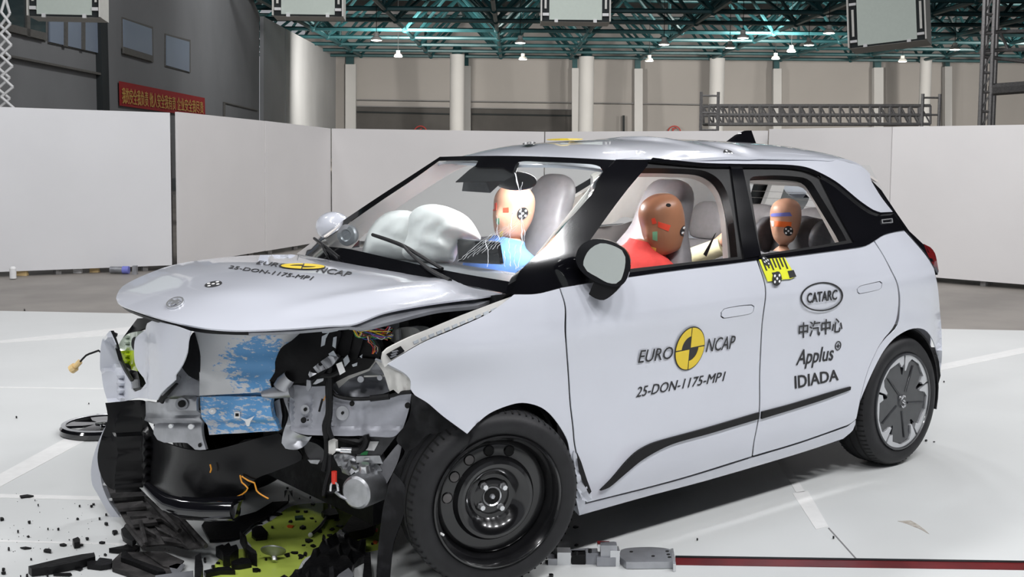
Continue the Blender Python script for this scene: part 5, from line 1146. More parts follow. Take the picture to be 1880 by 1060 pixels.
for q in ([(588, 604), (598, 600), (624, 598), (620, 608), (600, 612), (592, 612)], [(591, 618), (604, 611), (598, 622), (596, 634), (589, 637)], [(612, 620), (618, 618), (616, 640), (610, 636)], [(630, 660), (638, 652), (642, 664), (633, 674)], [(646, 670), (656, 666), (655, 672), (648, 674)], [(660, 655), (665, 651), (664, 658)], [(603, 650), (612, 644), (618, 654), (606, 656)]): cpanel('torn_scrap', c_(*q), FBX(-.012), 'scrap', .004, 10)
cpanel('crumpled_duct', [(562, 690, 1), (575, 675), (605, 653), (616, 652), (621, 657, 1), (610, 672), (590, 682), (566, 695, 1)], FBX(-.01), 'galv', .03, 6, disp=lambda px, py, P: .006*np.sin((px-py)/4.0))
cpanel('label_tag', c_((617, 669), (627, 664.5), (634, 683), (624, 689)), FBX(-.03), 'white', .004, 8)
H, ok = hit([(517, 712), (522, 702), (532, 692)], FBX(-.01)); own(MB().tube([Vector(h) for h in H], [.030, .028, .024], 14, False).build('bent_pipe', MT['galv'], CAR)); H, ok = hit([(482, 724), (500, 722), (535, 717)], FX(.03)); own(MB().tube([Vector(h) for h in H], [.012, .020, .026], 12).build('bent_pipe', MT['galv'], CAR))
cpanel('bracket_scrap', c_((574, 706), (582, 697), (594, 695), (593, 700), (580, 706)), FBX(-.03), 'galv', .004, 8); cpanel('bracket_scrap', c_((563, 698), (570, 700), (571, 712), (566, 719), (562, 714)), FBX(-.04), 'galvd', .008, 8)
# -- rail end plate and panels round it
FP = lambda o=0.0: (lambda x, y, z: x-(XF(y)+.10+o))
cpanel('inner_wing', [(608, 712, 1), (623, 697), (650, 688), (676, 677), (688, 662, 1), (706, 690), (714, 720, 1), (680, 731), (645, 732), (613, 724)], FP(.06), 'galvd', .004, 8, label='dented grey inner wing', disp=lambda px, py, P: -.05*np.exp(-((px-670)/30)**2-((py-708)/16)**2))
cpanel('wing_edge', c_((617, 702), (640, 690), (676, 676), (688, 660), (691, 663), (678, 681), (640, 697), (622, 713)), FP(.03), 'bracket', .006, 7); cpanel('wing_edge', c_((668, 690), (705, 689), (706, 692), (668, 693)), FP(.03), 'bracket', .006, 7)
for q in ((662, 697, 6), (697, 694, 5), (740, 700, 3), (743, 712, 2)): cpanel('bolt', ell(q[:2], (q[2], 0), (0, q[2]), 1, 12), FP(.02) if q[0] < 720 else FP(.0), 'galv', .006, 20)
cpanel('end_plate', [(533, 714, 1), (540, 707), (569, 710), (598, 709, 1), (608, 713), (622, 727), (640, 732), (680, 732), (715, 727), (755, 722, 1), (752, 745), (747, 765), (740, 786, 1), (724, 801), (690, 801), (649, 800), (605, 799), (560, 797), (535, 789, 1), (531, 760)], FP(), 'plate', .008, 6, label='grey crumple rail end plate',
    disp=lambda px, py, P: .010*(np.exp(-((px-541)/3)**2)+np.exp(-((px-575)/3)**2)+np.exp(-((px-609)/3)**2))*np.clip((785-py)/6, 0, 1)*np.clip((py-724)/6, 0, 1)+.010*np.clip((py-783)/8, 0, 1)+.012*np.exp(-((px-632)/20)**2-((py-758)/20)**2)-.012*np.exp(-((px-662)/9)**2)*np.clip((py-735)/10, 0, 1)+.004*np.sin(px/7)*np.clip((px-655)/20, 0, 1)*np.exp(-((py-787)/6)**2))
for (x_, y_, r_, mt) in ((560, 752.5, 8, 'galv'), (560, 752.5, 3, 'groove'), (628.5, 759, 12, 'galv'), (628.5, 759, 2.6, 'groove'), (646, 741.5, 4.5, 'groove'), (557, 772, 5, 'groove'), (565, 772, 1.4, 'groove'), (748, 745, 5, 'groove')): cpanel('plate_boss' if mt == 'galv' else 'plate_hole', ell((x_, y_), (r_, 0), (0, r_*1.1), 1, 18), FP(-.020 if mt == 'galv' else -.026), mt, .004, 20)
cpanel('folded_rail', [(520, 730, 1), (535, 726), (531, 760), (535, 789), (565, 803), (572, 802, 1), (560, 818), (546, 826), (524, 824), (517, 814), (520, 795), (527, 765)], FP(-.01), 'galv', .005, 6, disp=lambda px, py, P: -.02*np.exp(-((px-530)/5)**2)*np.clip((800-py)/30, 0, 1)-.02*np.exp(-((px-548)/14)**2-((py-812)/8)**2))
cpanel('folded_rail', [(497, 735, 1), (518, 729), (526, 762), (520, 790), (511, 797), (503, 786), (499, 765)], FP(.03), 'satin', .005, 8); cpanel('folded_rail', c_((503, 738), (513, 733), (518, 765), (516, 785), (510, 780), (506, 755)), FP(.01), 'galvd', .005, 8)
# -- headlamp bracket and fender rail
cpanel('lamp_bracket', [(688, 662, 1), (712, 670), (738, 683), (752, 695), (755, 712), (752, 719, 1), (732, 722), (722, 716), (714, 720), (708, 697), (704, 684)], FP(-.03), 'bracket', .006, 6, label='cream headlamp bracket', disp=lambda px, py, P: .01*np.sin(px/5.0)*np.clip((py-680)/10, 0, 1)); cpanel('bracket_edge', c_((688, 661), (690, 658), (715, 666), (742, 680), (755, 693), (757, 704), (753, 697), (738, 685), (712, 672)), FP(-.045), 'galv', .006, 7)
cpanel('fender_rail', [(702, 660, 1), (704, 648), (712, 640), (745, 623), (800, 599), (850, 578), (905, 557), (938, 545, 1), (936, 552, 1), (900, 572), (840, 600), (780, 626), (745, 646), (714, 668, 1), (706, 675)], lambda x, y, z: -y-(S(x, z)-.035), 'bracket', .012, 7, label='bare fender flange with punched slots')
for t in np.linspace(.08, .92, 11):
    x0 = 745+t*170; y0 = 633-t*70; cpanel('rail_slot', c_((x0, y0), (x0+9, y0-4), (x0+11, y0+1), (x0+2, y0+5)), lambda x, y, z: -y-(S(x, z)-.033), 'scrap', .004, 20)
cpanel('rail_vent', c_((710, 651), (736, 636), (743, 645), (718, 661)), lambda x, y, z: -y-(S(x, z)-.03), K, .006, 8)
for k in range(3): cpanel('vent_bar', c_((716+k*1.5, 656-k*5), (722+k*1.5+5, 651-k*4), (724+k*1.5+5, 653-k*4), (718+k*1.5, 658-k*5)), lambda x, y, z: -y-(S(x, z)-.026), 'galvd', .004, 20)
cpanel('strut_panel', c_((651, 596), (690, 583), (735, 572), (733, 600), (722, 609), (700, 601)), lambda x, y, z: x-(.06), 'galvd', .01, 10); cpanel('black_module', c_((703, 580), (760, 560), (790, 556), (792, 590), (770, 604), (735, 604), (730, 585)), lambda x, y, z: x-.12, 'module', .08, 10)
cpanel('washer_bottle', [(719, 612), (722, 605), (745, 601), (765, 603), (775, 612), (750, 622), (728, 632), (717, 626)], lambda x, y, z: x-.02, 'bottle', .05, 7); cpanel('cap', c_((726, 606), (732, 605), (733, 624), (727, 625)), lambda x, y, z: x-.0, 'galv', .01, 7); cpanel('black_module', c_((733, 592), (750, 590), (751, 602), (734, 604)), lambda x, y, z: x-.05, K, .05, 10)
# -- loose wires
wc = [(.75, .05, .03), (.85, .30, .03), (.85, .65, .05), (.05, .35, .12), (.05, .10, .45), (.80, .80, .78), (.03, .03, .03), (.70, .12, .08), (.35, .12, .45)]
wm = [M('loose_wire_colour', c, .5, noise=.05) for c in wc]
for k in range(34):
    s = random.random(); y0 = 596+random.uniform(0, 9)
    p = [(650+random.uniform(-2, 4), y0+2), (657+random.uniform(-4, 6), 606+random.uniform(-3, 14)), (672+random.uniform(-6, 8), 610+random.uniform(-10, 14)), (694+random.uniform(-8, 8), 612+random.uniform(-10, 12)), (716+random.uniform(-5, 6), 611+random.uniform(-12, 16))]
    if k % 4 == 3: p = [(676+random.uniform(-3, 6), 618), (680+random.uniform(-5, 8), 628), (688+random.uniform(-4, 8), 638), (686+random.uniform(-3, 6), 650)]
    H, ok = hit(spline(p, False, 5), lambda x, y, z: x-(XF(y)+.02-.03*random.Random(k).random())); own(MB().tube([Vector(h) for h in H], .0016, 5).build('loose_wire', wm[k % 9], CAR))
# -- hoses, harness, connector, strap
def hose(pts, F, r, name, mat='satin', n=8):
    H, ok = hit(spline(pts, False, 6), F); return own(MB().tube([Vector(h) for h in H], r if not isinstance(r, tuple) else list(np.linspace(*r, len(H))), n).build(name, MT[mat], CAR))
hose([(607, 715), (616, 726), (632, 731), (661, 733), (690, 731), (715, 728), (735, 722), (755, 720)], FP(-.03), .007, 'cable'); hose([(680, 732), (715, 728)], FP(-.032), .011, 'cable')
hose([(604, 650), (606, 680), (603, 712), (604, 740), (603, 762), (597, 782), (600, 805)], FP(-.05), .012, 'wiring_harness'); hose([(606, 680), (607, 725), (606, 760), (603, 785), (610, 806)], FP(-.055), .009, 'wiring_harness'); hose([(640, 655), (625, 680), (606, 690), (585, 688), (565, 700)], FP(-.06), .010, 'wiring_harness'); hose([(597, 785), (599, 830), (594, 865)], FP(-.04), .008, 'cable')
hose([(592, 733), (588, 748), (586, 756)], FP(-.04), .004, 'cable'); hose([(600, 722), (594, 736)], FP(-.04), .0016, 'loose_wire', 'wire')
cpanel('connector', c_((601, 812), (606, 808), (616, 812), (616, 830), (610, 836), (601, 832)), FP(-.04), 'bracket', .03, 8); hose([(613, 826), (628, 827)], FP(-.03), .006, 'pipe', 'chrome'); hose([(626, 827), (646, 828)], FP(-.03), .011, 'crimp_sleeve', 'chrome', 12); hose([(645, 828), (660, 827), (670, 819), (674, 808), (671, 799)], FP(-.02), .013, 'hose'); hose([(612, 803), (635, 806), (662, 812), (672, 806)], FP(.02), .015, 'hose')
# -- drive unit
FG = lambda o=0.0: (lambda x, y, z: x-(XF(y)+.14+o))
cpanel('drive_backing', c_((545, 800), (740, 800), (735, 850), (700, 905), (640, 885), (600, 870), (560, 850)), FG(.10), 'liner', .02, 14)
cpanel('inverter_housing', c_((660, 802), (728, 800), (699, 838), (655, 838)), FG(.0), 'satgrey', .05, 10); cpanel('label_tag', c_((674, 811), (696, 811), (687, 828), (669, 827)), FG(-.008), 'white', .003, 10); cpanel('label_tag', c_((663, 829), (676, 829), (674, 836), (662, 836)), FG(-.008), 'green', .003, 10)
cpanel('gear_housing', c_((654, 838), (697, 837), (703, 852), (654, 850)), FG(-.01), 'alu', .05, 8); cpanel('label_tag', c_((668, 842), (678, 841), (678, 845), (668, 846)), FG(-.016), 'white', .003, 10)
cpanel('gear_housing', [(702, 850, 1), (735, 812), (733, 840), (715, 880), (698, 902), (680, 880)], FG(.0), 'alud', .08, 8); cpanel('gear_housing', [(613, 836), (630, 834), (650, 840), (656, 860), (640, 874), (628, 868), (622, 855)], FG(.0), 'alu', .06, 7, disp=lambda px, py, P: .012*np.sin(px/4)*np.sin(py/3.5)); cpanel('gear_housing', [(655, 852), (690, 851), (702, 864), (690, 885), (660, 872), (648, 864)], FG(.0), 'alu', .06, 7, disp=lambda px, py, P: .012*np.sin(px/5)*np.sin(py/4))
c = Vector(hit([(668, 898)], FG(-.04))[0][0]); Rm = Matrix.Rotation(math.radians(25), 3, 'Z') @ Matrix.Rotation(math.radians(95), 3, 'Z')
own(MB().lathe([(.0, .055), (.050, .055), (.058, .048), (.060, .04), (.064, -.02), (.066, -.08), (.05, -.10)], 32, c, Matrix.Rotation(math.radians(115), 3, 'Z')).build('motor_cap', MT['alu'], CAR)); c2 = Vector(hit([(670, 874)], FG(-.03))[0][0]); own(MB().tube([c2, c2+Vector((-.01, -.01, .045))], [.024, .018], 14).build('motor_plug', MT['chrome'], CAR))
cpanel('pump_housing', [(560, 812), (580, 815), (596, 830), (590, 850), (572, 846), (560, 830)], FG(.02), 'satgrey', .05, 8); cpanel('pump_housing', c_((565, 845), (588, 845), (583, 853), (570, 851)), FG(.01), 'alu', .03, 8)
hose([(613.5, 866), (613.5, 888)], FP(-.05), .010, 'red_strap', 'redh', 10)
hose([(607, 902), (608, 890), (613, 883), (619, 890), (621, 902)], FP(-.055), .0045, 'padlock_shackle', 'chrome', 8); cpanel('padlock_body', c_((600, 902), (622, 897), (624, 903), (616, 906), (604, 906)), FP(-.05), 'satin', .02, 8); hose([(616, 903), (625, 911), (635, 916), (648, 919)], FP(-.05), .006, 'chain', 'galvd', 6)
H1, _ = hit(spline([(606, 835), (605, 862), (599, 885), (594, 908)], False, 7), FP(-.05)); H2, _ = hit(spline([(596, 915), (605, 927), (604, 942), (588, 967), (570, 983)], False, 7), lambda x, y, z: z-.012)
own(MB().tube([Vector(h) for h in H1]+[Vector(h) for h in H2], .007, 8).build('loose_cable', MT['satin'], CAR)); e_ = Vector(H2[-1]); own(MB().ball(e_, .010, 8, 6).build('cable_tip', MT['white'], CAR))
for p in ([(441, 873), (444, 886), (455, 897), (445, 908), (431, 914)], [(444, 875), (456, 883), (467, 887), (471, 901), (480, 909), (493, 916)], [(386, 853), (388, 862), (386, 868)]): hose(p, FX(.10), .003, 'loose_wire', 'wire', 6)
# -- dangling lamp connector on its lead
hose([(205, 674), (196, 660), (181, 644), (170, 648), (158, 653), (146, 666)], fplane((-.68, .60, .7), (-.75, -.66, 0)), .004, 'connector_lead'); hose([(147, 664), (138, 674)], fplane((-.68, .60, .7), (-.75, -.66, 0)), .011, 'connector', 'amber', 10); hose([(138, 674), (131, 679)], fplane((-.68, .60, .7), (-.75, -.66, 0)), .018, 'connector', 'amber', 10)
# -- torn wheel-arch liner
FL = lambda o=0.0: (lambda x, y, z: x-(-.20+.55*np.clip(-y-.55, -.1, 1)+o-.25*np.clip(.35-z, 0, 1)*0))
cpanel('arch_liner', [(757, 724, 1), (790, 744), (820, 769), (858, 797, 1), (880, 775), (850, 830), (800, 850), (770, 890), (745, 930), (725, 960), (715, 920), (722, 870), (740, 830), (728, 808), (745, 780), (752, 750)], FL(.06), 'liner', .006, 8, label='torn black wheel-arch liner', disp=lambda px, py, P: .015*np.sin(px/11)*np.sin(py/13))
cpanel('arch_liner', [(722, 868, 1), (738, 885), (748, 910), (740, 950), (722, 1000), (714, 1072, 1), (690, 1072, 1), (694, 1010), (702, 940), (712, 895)], FL(-.02), 'liner', .006, 8)
# -- crumpled sill corner by the wheel
cpanel('sill_tear', [(1054, 828), (1063, 850), (1074, 878), (1086, 905), (1080, 922), (1068, 918), (1060, 890), (1055, 860)], FI(-.012), 'paint', .006, 6, disp=lambda px, py, P: .01*np.sin(px/4)*np.sin(py/6)); cpanel('sill_tear', c_((1060, 832), (1067, 848), (1078, 882), (1086, 903), (1082, 908), (1070, 885), (1063, 862)), FI(-.02), 'satin', .003, 8)
# ================================================================== things on the floor
FLZ = lambda h: (lambda x, y, z: z-h)
def shard(poly, h, mat, label, cat='debris', group=None, name='plastic_shard', step=14, tilt=0.0, disp=None, base=0.0017):
    F = (lambda x, y, z: z-h-tilt*(x+.5)) if tilt else FLZ(h)
    o = panel(name, poly, F, MT[mat], None, h-base-.0004 if not tilt else .01, step, t1=16, disp=disp); tag(o, label, cat, group); return o
pu = panel('coolant_puddle', [(380, 1085), (392, 1040), (425, 1012), (462, 1005), (450, 985), (500, 955), (535, 930), (590, 924), (650, 928), (705, 936), (712, 1000), (650, 1015), (600, 1012), (560, 1025), (545, 1050), (520, 1085)], FLZ(.0016), MT['coolant'], None, .0014, 16, t1=12)
tag(pu, 'yellow-green coolant puddle under the wrecked nose', 'puddle', None, 'stuff')
# larger pieces, each on its own
shard(c_((206, 1030), (222, 1015), (270, 1013), (330, 1035), (312, 1058), (300, 1075), (206, 1043)), .016, 'tray', 'big dusty black undertray sheet flat on the floor', name='undertray_sheet')
shard(c_((222, 1017), (230, 1011), (245, 1025), (300, 1045), (304, 1050), (290, 1050), (240, 1030), (222, 1024)), .034, 'plastic', 'raised black rib on the dusty undertray sheet', name='plastic_rib', base=.017)
shard(c_((262, 1014), (300, 1013), (338, 1030), (325, 1045), (300, 1040)), .022, 'tray', 'flat dark grey undertray flap beside the raised rib', name='undertray_flap', base=.017)
shard(c_((358, 1022), (368, 1015), (373, 1040), (366, 1072), (358, 1072), (357, 1050)), .09, 'plastic', 'black plastic wedge standing upright by the lime puddle', name='plastic_wedge')
shard(c_((310, 1040), (325, 1035), (340, 1037), (330, 1050), (318, 1056)), .022, 'galvd', 'silver-grey metal strip on the undertray sheet', name='metal_strip', base=.017); shard(c_((285, 1057), (355, 1048), (352, 1076), (284, 1076)), .03, 'galvd', 'pale grey torn panel edge at the puddle side', name='panel_scrap', base=.017)
shard(c_((52, 1040), (110, 1026), (150, 1018), (173, 1015), (175, 1022), (140, 1032), (95, 1041), (58, 1045)), .03, 'plastic', 'long black plastic spear lying on the pale floor', name='plastic_spear')
shard(c_((160, 1028), (178, 1030), (183, 1024), (206, 1027), (204, 1036), (185, 1039), (160, 1036)), .02, 'plastic', 'ragged black plastic piece touching the undertray sheet')
shard(c_((98, 1053), (130, 1052), (132, 1055), (128, 1057), (98, 1056)), .006, 'plastic', 'thin flat black plastic strip on the pale floor'); shard(c_((133, 990), (143, 986), (147, 990), (147, 995), (136, 997)), .025, 'plastic', 'boxy black clip fragment on the pale floor', name='plastic_clip')
shard(c_((200, 1007), (227, 1002), (238, 997), (257, 1003), (250, 1010), (225, 1009)), .02, 'plastic', 'black torn plastic tongue beside the bumper foot'); shard(c_((36, 910), (50, 908), (62, 910), (55, 912), (38, 913)), .008, 'plastic', 'curved black sliver on the white floor line', name='plastic_sliver')
shard(c_((370, 965), (375, 958), (425, 955), (432, 950), (470, 940), (500, 922), (530, 920), (490, 948), (460, 965), (440, 985), (420, 990), (385, 992)), .012, 'plastic', 'wide black bumper strip lying across the coolant', name='bumper_strip')
shard(c_((462, 972), (470, 966), (480, 965), (492, 978), (490, 988), (470, 990), (462, 984)), .010, 'plastic', 'black flap at the end of the bumper strip', name='plastic_flap')
shard(c_((440, 975), (452, 985), (455, 1000), (470, 1012), (472, 1018), (460, 1014), (452, 1008), (449, 990)), .05, 'liner', 'grey-black bent fin by the metal disc', name='plastic_fin')
shard(c_((396, 1004), (408, 1000), (412, 1002), (420, 996), (424, 1003), (434, 1000), (438, 1008), (428, 1014), (422, 1022), (410, 1022), (408, 1012)), .04, 'plastic', 'spiky black broken clip at the puddle edge', name='plastic_clip')
shard(c_((424, 1032), (432, 1028), (444, 1024), (458, 1026), (462, 1034), (440, 1038), (426, 1038)), .02, 'plastic', 'black shell fragment inside the lime puddle', name='shell_fragment'); shard(c_((374, 1048), (400, 1042), (420, 1040), (432, 1048), (405, 1048), (378, 1054)), .018, 'plastic', 'long black splinter inside the lime puddle', name='plastic_splinter')
shard(c_((530, 1058), (560, 1035), (575, 1015), (600, 990), (625, 980), (650, 990), (672, 996), (668, 1020), (650, 1030), (640, 1075), (540, 1075), (498, 1070)), .03, 'plastic', 'largest black heap of shattered plastic beside the tyre', name='plastic_heap', disp=lambda px, py, P: .014*np.sin(px/6)*np.sin(py/5))
shard(c_((628, 972), (648, 945), (665, 944), (690, 958), (686, 966), (668, 972), (640, 978)), .04, 'plastic', 'black hollow housing fragment in the coolant', name='housing_fragment'); shard(c_((668, 1022), (680, 1014), (684, 1072), (664, 1072), (668, 1040)), .05, 'plastic', 'black plastic chunk against the torn arch liner', name='plastic_chunk')
shard(c_((606, 1075), (622, 1055), (640, 1043), (650, 1055), (640, 1075)), .06, 'galvd', 'pale grey metal scrap in front of the black heap', name='metal_scrap', base=.031); shard(c_((604, 1042), (612, 1040), (615, 1075), (605, 1075)), .07, 'liner', 'dark grey peg standing out of the black heap', name='plastic_peg', base=.031); shard(c_((590, 940), (603, 933), (616, 934), (622, 944), (605, 947), (594, 945)), .02, 'plastic', 'black torn bracket under the loose cable', name='bracket_fragment'); shard(c_((522, 902), (525, 900), (533, 902), (537, 900), (536, 906), (530, 909), (524, 907)), .03, 'plastic', 'black crown-shaped clip standing on the shaded floor', name='plastic_clip')
a = at(530, 921, z=0); o = MB().add([a+Vector(v) for v in ((-.02, .01, 0), (.022, -.012, 0), (.012, .02, 0), (-.004, 0, .055))], [(0, 1, 3), (1, 2, 3), (2, 0, 3), (0, 2, 1)]).build('white_shard', MT['bracket'], None, False); tag(o, 'pointed white shard standing at the coolant edge', 'debris')
for (px, py, w, h_, lb) in ((533, 966, 13, 5, 'orange plastic chip near the middle of the coolant'), (690, 972, 8, 6, 'orange-red chip near the torn arch liner'), (667, 943, 7, 4, 'red chip on the black housing fragment edge'), (689, 995, 9, 6, 'orange chip beside the black plastic chunk')):
    shard(c_((px-w/2, py), (px-w*.2, py-h_/2), (px+w/2, py-h_*.1), (px+w*.25, py+h_/2), (px-w*.3, py+h_*.4)), .006, 'tapeo', lb, name='orange_chip')
shard(c_((541, 948), (556, 946), (557, 951), (542, 952)), .012, 'greenb', 'dark green circuit board scrap in the coolant', name='circuit_scrap'); shard(c_((618, 978), (624, 972), (636, 977), (632, 982), (622, 981)), .03, 'chrome', 'crumpled bright foil piece on the black heap', name='foil_scrap')
# mushroom-shaped steel disc standing on its bolt
c = at(504, 1036, z=0); d_ = empty('steel_disc', c); ua = (Vector((0, 0, 1))*math.cos(.75)+HV*math.sin(.75)-RV*.25).normalized(); R = Matrix((RV, ua, Vector(RV).cross(ua))).transposed()
MB().lathe([(.010, .016), (.014, .020), (.022, .026), (.034, .034), (.046, .038), (.047, .042), (.030, .046), (.0, .047)], 32, (0, 0, .012), R).build('disc', MT['galvd'], d_); MB().lathe([(.0, 0), (.009, .0), (.010, .004), (.010, .018)], 6, (0, 0, .012), R).build('bolt', MT['chrome'], d_, ang=.4)
tag(d_, 'round steel disc with a bolt lying in the lime puddle', 'metal disc')
# small shards
small = [(54, 957, 6, 2), (3, 952, 9, 5), (146, 928, 5, 2), (172, 925, 7, 2), (168, 928, 5, 2), (195, 944, 4, 3), (183, 951, 5, 2), (195, 960, 9, 3), (211, 976, 14, 7), (52, 985, 7, 4), (33, 974, 4, 2), (142, 952, 6, 3), (160, 988, 8, 4), (187, 995, 12, 3), (115, 1000, 16, 5), (149, 1000, 9, 3), (49, 1006, 26, 4), (16, 1006, 4, 3), (88, 1010, 16, 6), (193, 1018, 8, 5), (144, 1044, 18, 7), (57, 1026, 5, 2), (6, 1044, 8, 5), (7, 1051, 13, 4), (50, 1056, 6, 5), (87, 1054, 4, 2), (38, 1057, 3, 2), (107, 970, 4, 2), (88, 970, 3, 2), (64, 918, 2, 1.5), (70, 926, 3, 1.5), (127, 991, 3, 2),
    (376, 1027, 8, 8), (400, 1033, 8, 3), (391, 1039, 8, 4), (477, 1047, 4, 5), (468, 1029, 5, 2), (470, 1045, 16, 6), (488, 1026, 6, 3), (528, 1018, 14, 8), (541, 1015, 16, 7), (552, 1022, 12, 9), (561, 1016, 9, 9), (566, 992, 18, 8), (575, 1002, 12, 6), (558, 1001, 8, 3), (594, 986, 8, 14), (556, 967, 14, 6), (533, 957, 8, 5), (507, 943, 22, 7), (493, 952, 6, 4), (500, 967, 6, 3), (478, 961, 10, 2), (546, 938, 10, 2), (562, 938, 8, 2), (573, 951, 9, 2), (579, 957, 4, 2), (619, 954, 12, 5), (610, 972, 10, 6), (624, 966, 14, 5), (606, 982, 12, 4), (588, 974, 9, 5), (653, 980, 10, 6), (661, 979, 20, 3), (683, 981, 5, 3), (678, 979, 6, 2), (638, 927, 14, 5), (575, 925, 10, 4), (582, 906, 7, 2), (570, 912, 4, 2), (550, 914, 3, 2), (640, 980, 7, 5), (691, 949, 12, 6), (617, 928, 5, 3), (683, 998, 6, 3), (528, 895, 5, 2), (1057, 967, 14, 5), (1012, 1055, 12, 7), (1058, 1000, 8, 4), (1280, 989, 4, 2), (1733, 700, 3, 2), (180, 761, 6, 2), (163, 740, 2, 1.5), (30, 765, 4, 2), (45, 568, 3, 3), (1530, 985, 4, 2), (1700, 808, 5, 2), (1715, 811, 4, 1.5)]
for i, (px, py, w, h_) in enumerate(small):
    rnd = random.Random(i); n = rnd.randint(5, 8); pl = []
    for k in range(n):
        a = 2*math.pi*k/n+rnd.uniform(-.25, .25); r = rnd.uniform(.55, 1.1); pl.append((px+w/2*r*math.cos(a), py+h_/2*r*math.sin(a), 1))
    inp = 475 < px < 705 and py > 925
    lb = 'small black plastic shard lying in the coolant puddle' if inp else ('small black plastic shard on the pale floor beside the torn bumper' if px < 475 else 'small black speck of plastic on the open floor by the car')
    shard(pl, .004+.008*rnd.random(), 'plastic', lb, group='black plastic shards in the coolant' if inp else ('black plastic shards by the torn bumper' if px < 475 else 'black plastic bits on the open floor'))
# tiny crumbs
cr = MB(); rnd = random.Random(5)
for k in range(380):
    if k % 2: px, py = rnd.gauss(590, 60), rnd.gauss(985, 35)
    else: px, py = rnd.uniform(0, 480), rnd.gauss(985, 45)
    if py < 905 or py > 1075 or (k % 2 == 0 and rnd.random() < .35): continue
    p = at(px, py, z=.0); s = rnd.uniform(.0009, .0026); cr.add([p+Vector((-s, 0, .0005)), p+Vector((s*.4, -s, .0005)), p+Vector((s, s, .0005)), p+Vector((0, 0, s*1.4))], [(0, 1, 3), (1, 2, 3), (2, 0, 3), (0, 2, 1)])
o = cr.build('crumb_scatter', MT['plastic'], None, False); tag(o, 'fine black plastic crumbs strewn over the floor', 'crumbs', None, 'stuff')
# wheel cover lying flat
c = at(188, 792, z=0); w = empty('wheel_cover', c); UPR = Matrix.Rotation(math.pi/2, 3, 'X')
MB().lathe([(.205, .0), (.215, .006), (.214, .03), (.20, .045), (.185, .047), (.18, .04), (.19, .03), (.19, .0)], 48, R=UPR, closed=True).build('outer_ring', MT['black'], w); MB().lathe([(.206, .0462), (.20, .0468), (.186, .0488), (.182, .046)], 48, R=UPR).build('silver_edge', MT['alloy'], w)
for k in range(5):
    a = 2*math.pi*k/5; pl = [(.03*math.cos(a-.9), .03*math.sin(a-.9)), (.19*math.cos(a-.22), .19*math.sin(a-.22)), (.19*math.cos(a+.3), .19*math.sin(a+.3)), (.10*math.cos(a+.5), .10*math.sin(a+.5)), (.03*math.cos(a+.6), .03*math.sin(a+.6))]; MB().prism(pl, .012, (0, 0, .03)).build('blade', MT['black'], w, False)
MB().lathe([(.0, .05), (.035, .048), (.04, .03)], 24, R=UPR).build('centre', MT['black'], w)
tag(w, 'black five-blade wheel cover lying behind the torn bumper', 'wheel cover')
# ---- tow rail slot with its trolley
tr_ = panel('rail_slot', c_((1240, 1021.5), (1960, 1032), (1960, 1048), (1240, 1037.5)), FLZ(.0015), MT['railred'], None, .0014, 40, t1=14); panel('slot_edge', c_((1240, 1020.5), (1960, 1031), (1960, 1034.5), (1240, 1024)), FLZ(.003), MT['satin'], tr_, .0025, 40, t1=14)
tr_.name = 'trim_10'; tr_['kind'] = 'structure'
def slab(poly, z, th, mat, name, parent):
    o = panel(name, poly, FLZ(z), MT[mat], None, th, 14, t1=14); o.parent = parent; o.matrix_parent_inverse = parent.matrix_world.inverted(); return o
b0 = at(1190, 1038, z=0); tow = empty('tow_plate', b0); bpy.context.view_layer.update()
slab([(1140, 1010), (1160, 1006), (1200, 1005), (1232, 1010), (1239, 1024), (1236, 1031), (1200, 1032), (1150, 1032), (1139, 1024)], .028, .026, 'galv', 'plate', tow)
for q in ((1159, 1013), (1199, 1021), (1225, 1012), (1229, 1023), (1227, 1018)): slab(ell(q, (3.4, 0), (0, 1.3), 1, 10), .0295, .002, 'groove', 'slot_hole', tow)
slab(c_((1231, 1008), (1236, 1007), (1241, 1036), (1236, 1036)), .03, .028, 'chrome', 'end_cap', tow)
tag(tow, 'flat grey steel plate at the end of the red floor rail', 'plate')
b0 = at(1080, 1034, z=0); trol = empty('tow_trolley', b0); bpy.context.view_layer.update()
def tb(px, py, z, size, mat, name, rz=0.0):
    p = at(px, py, z=z)-b0; MB().box(p, size, Matrix.Rotation(YAW*-1+rz, 3, 'Z')).build(name, MT[mat], trol, False)
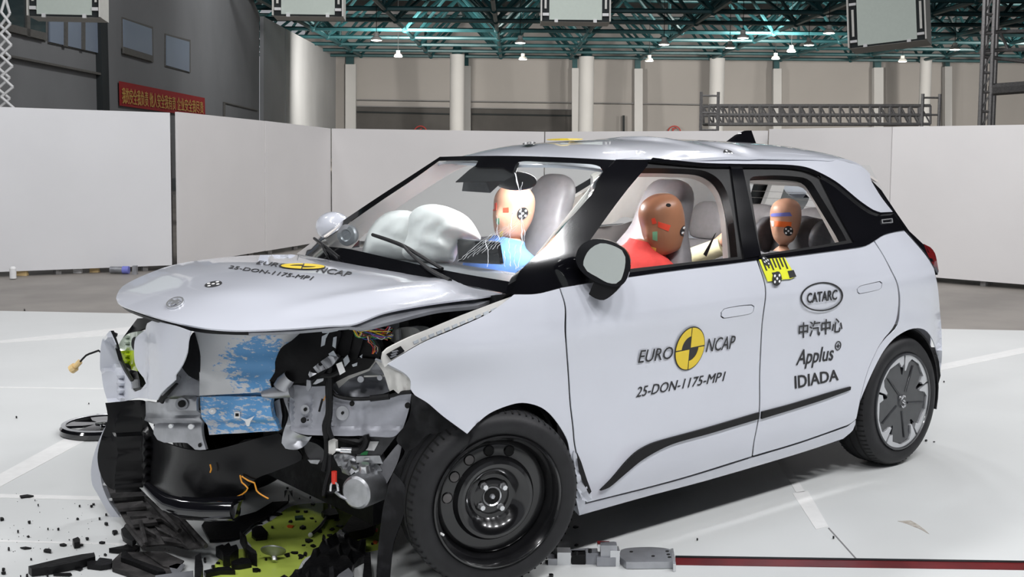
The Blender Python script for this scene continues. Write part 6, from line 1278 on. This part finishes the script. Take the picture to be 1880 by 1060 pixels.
tb(1117, 1012, .05, (.06, .04, .055), 'galv', 'block'); tb(1113, 1001, .066, (.066, .035, .014), 'chrome', 'hook_head'); tb(1108, 997, .0755, (.045, .026, .004), 'railred', 'red_mark'); tb(1112, 1027, .018, (.07, .06, .034), 'galvd', 'shackle'); tb(1128, 1022, .03, (.035, .05, .06), 'chrome', 'side_plate')
tb(1086, 1022, .022, (.045, .05, .044), 'galvd', 'roller'); tb(1062, 1024, .018, (.05, .05, .036), 'satin', 'link'); tb(1035, 1022, .024, (.05, .055, .048), 'chrome', 'shackle'); tb(1016, 1028, .012, (.04, .05, .024), 'galv', 'link'); tb(1060, 1014, .03, (.10, .03, .012), 'galvd', 'arm', .3)
for q in ((1083, 1015, .05), (1058, 1019, .04)): p = at(q[0], q[1], z=q[2])-b0; MB().tube([p, p+Vector((0, 0, .012))], .008, 6).build('bolt', MT['satin'], trol)
tag(trol, 'steel tow trolley with a red mark beside the front tyre', 'trolley')
# ---- odds and ends under the left screen
def small_thing(name, px, py, shapes, label, cat):
    c = at(px, py, z=0); o = empty(name, c)
    for nm, mb, mt in shapes: mb.build(nm, MT[mt], o)
    tag(o, label, cat)
small_thing('white_bottle', 24, 513, [('bottle', MB().tube([(0, 0, .01), (0, 0, .12), (0, 0, .14)], [.035, .035, .02], 12), 'white')], 'white bottle standing before the left screen', 'bottle'); X_ = Vector(RV)
small_thing('blue_cap_bottle', 219, 503, [('bottle', MB().tube([Vector((0, 0, .045))-X_*.10, Vector((0, 0, .045))+X_*.04], .04, 12), 'galvd'), ('cap', MB().tube([Vector((0, 0, .045))+X_*.041, Vector((0, 0, .045))+X_*.11], .045, 12), 'tapeb')], 'bottle with a blue cap lying below the screen', 'bottle')
for (px, py, w_, h_, mt, nm, lb) in ((174, 500, .10, .07, 'amber', 'amber_box', 'small amber box below the screen edge'), (143, 501, .09, .06, 'white', 'white_box', 'small white box beside the amber box'), (38, 506, .16, .05, 'amber', 'brown_box', 'flat brown box next to the white bottle'), (248, 504, .05, .10, 'galv', 'silver_bag', 'crumpled silver bag near the end of the screen')):
    small_thing(nm, px, py, [('box', MB().box((0, 0, h_/2), (w_, .06, h_), Matrix.Rotation(-YAW, 3, 'Z'), .9), mt)], lb, 'litter')
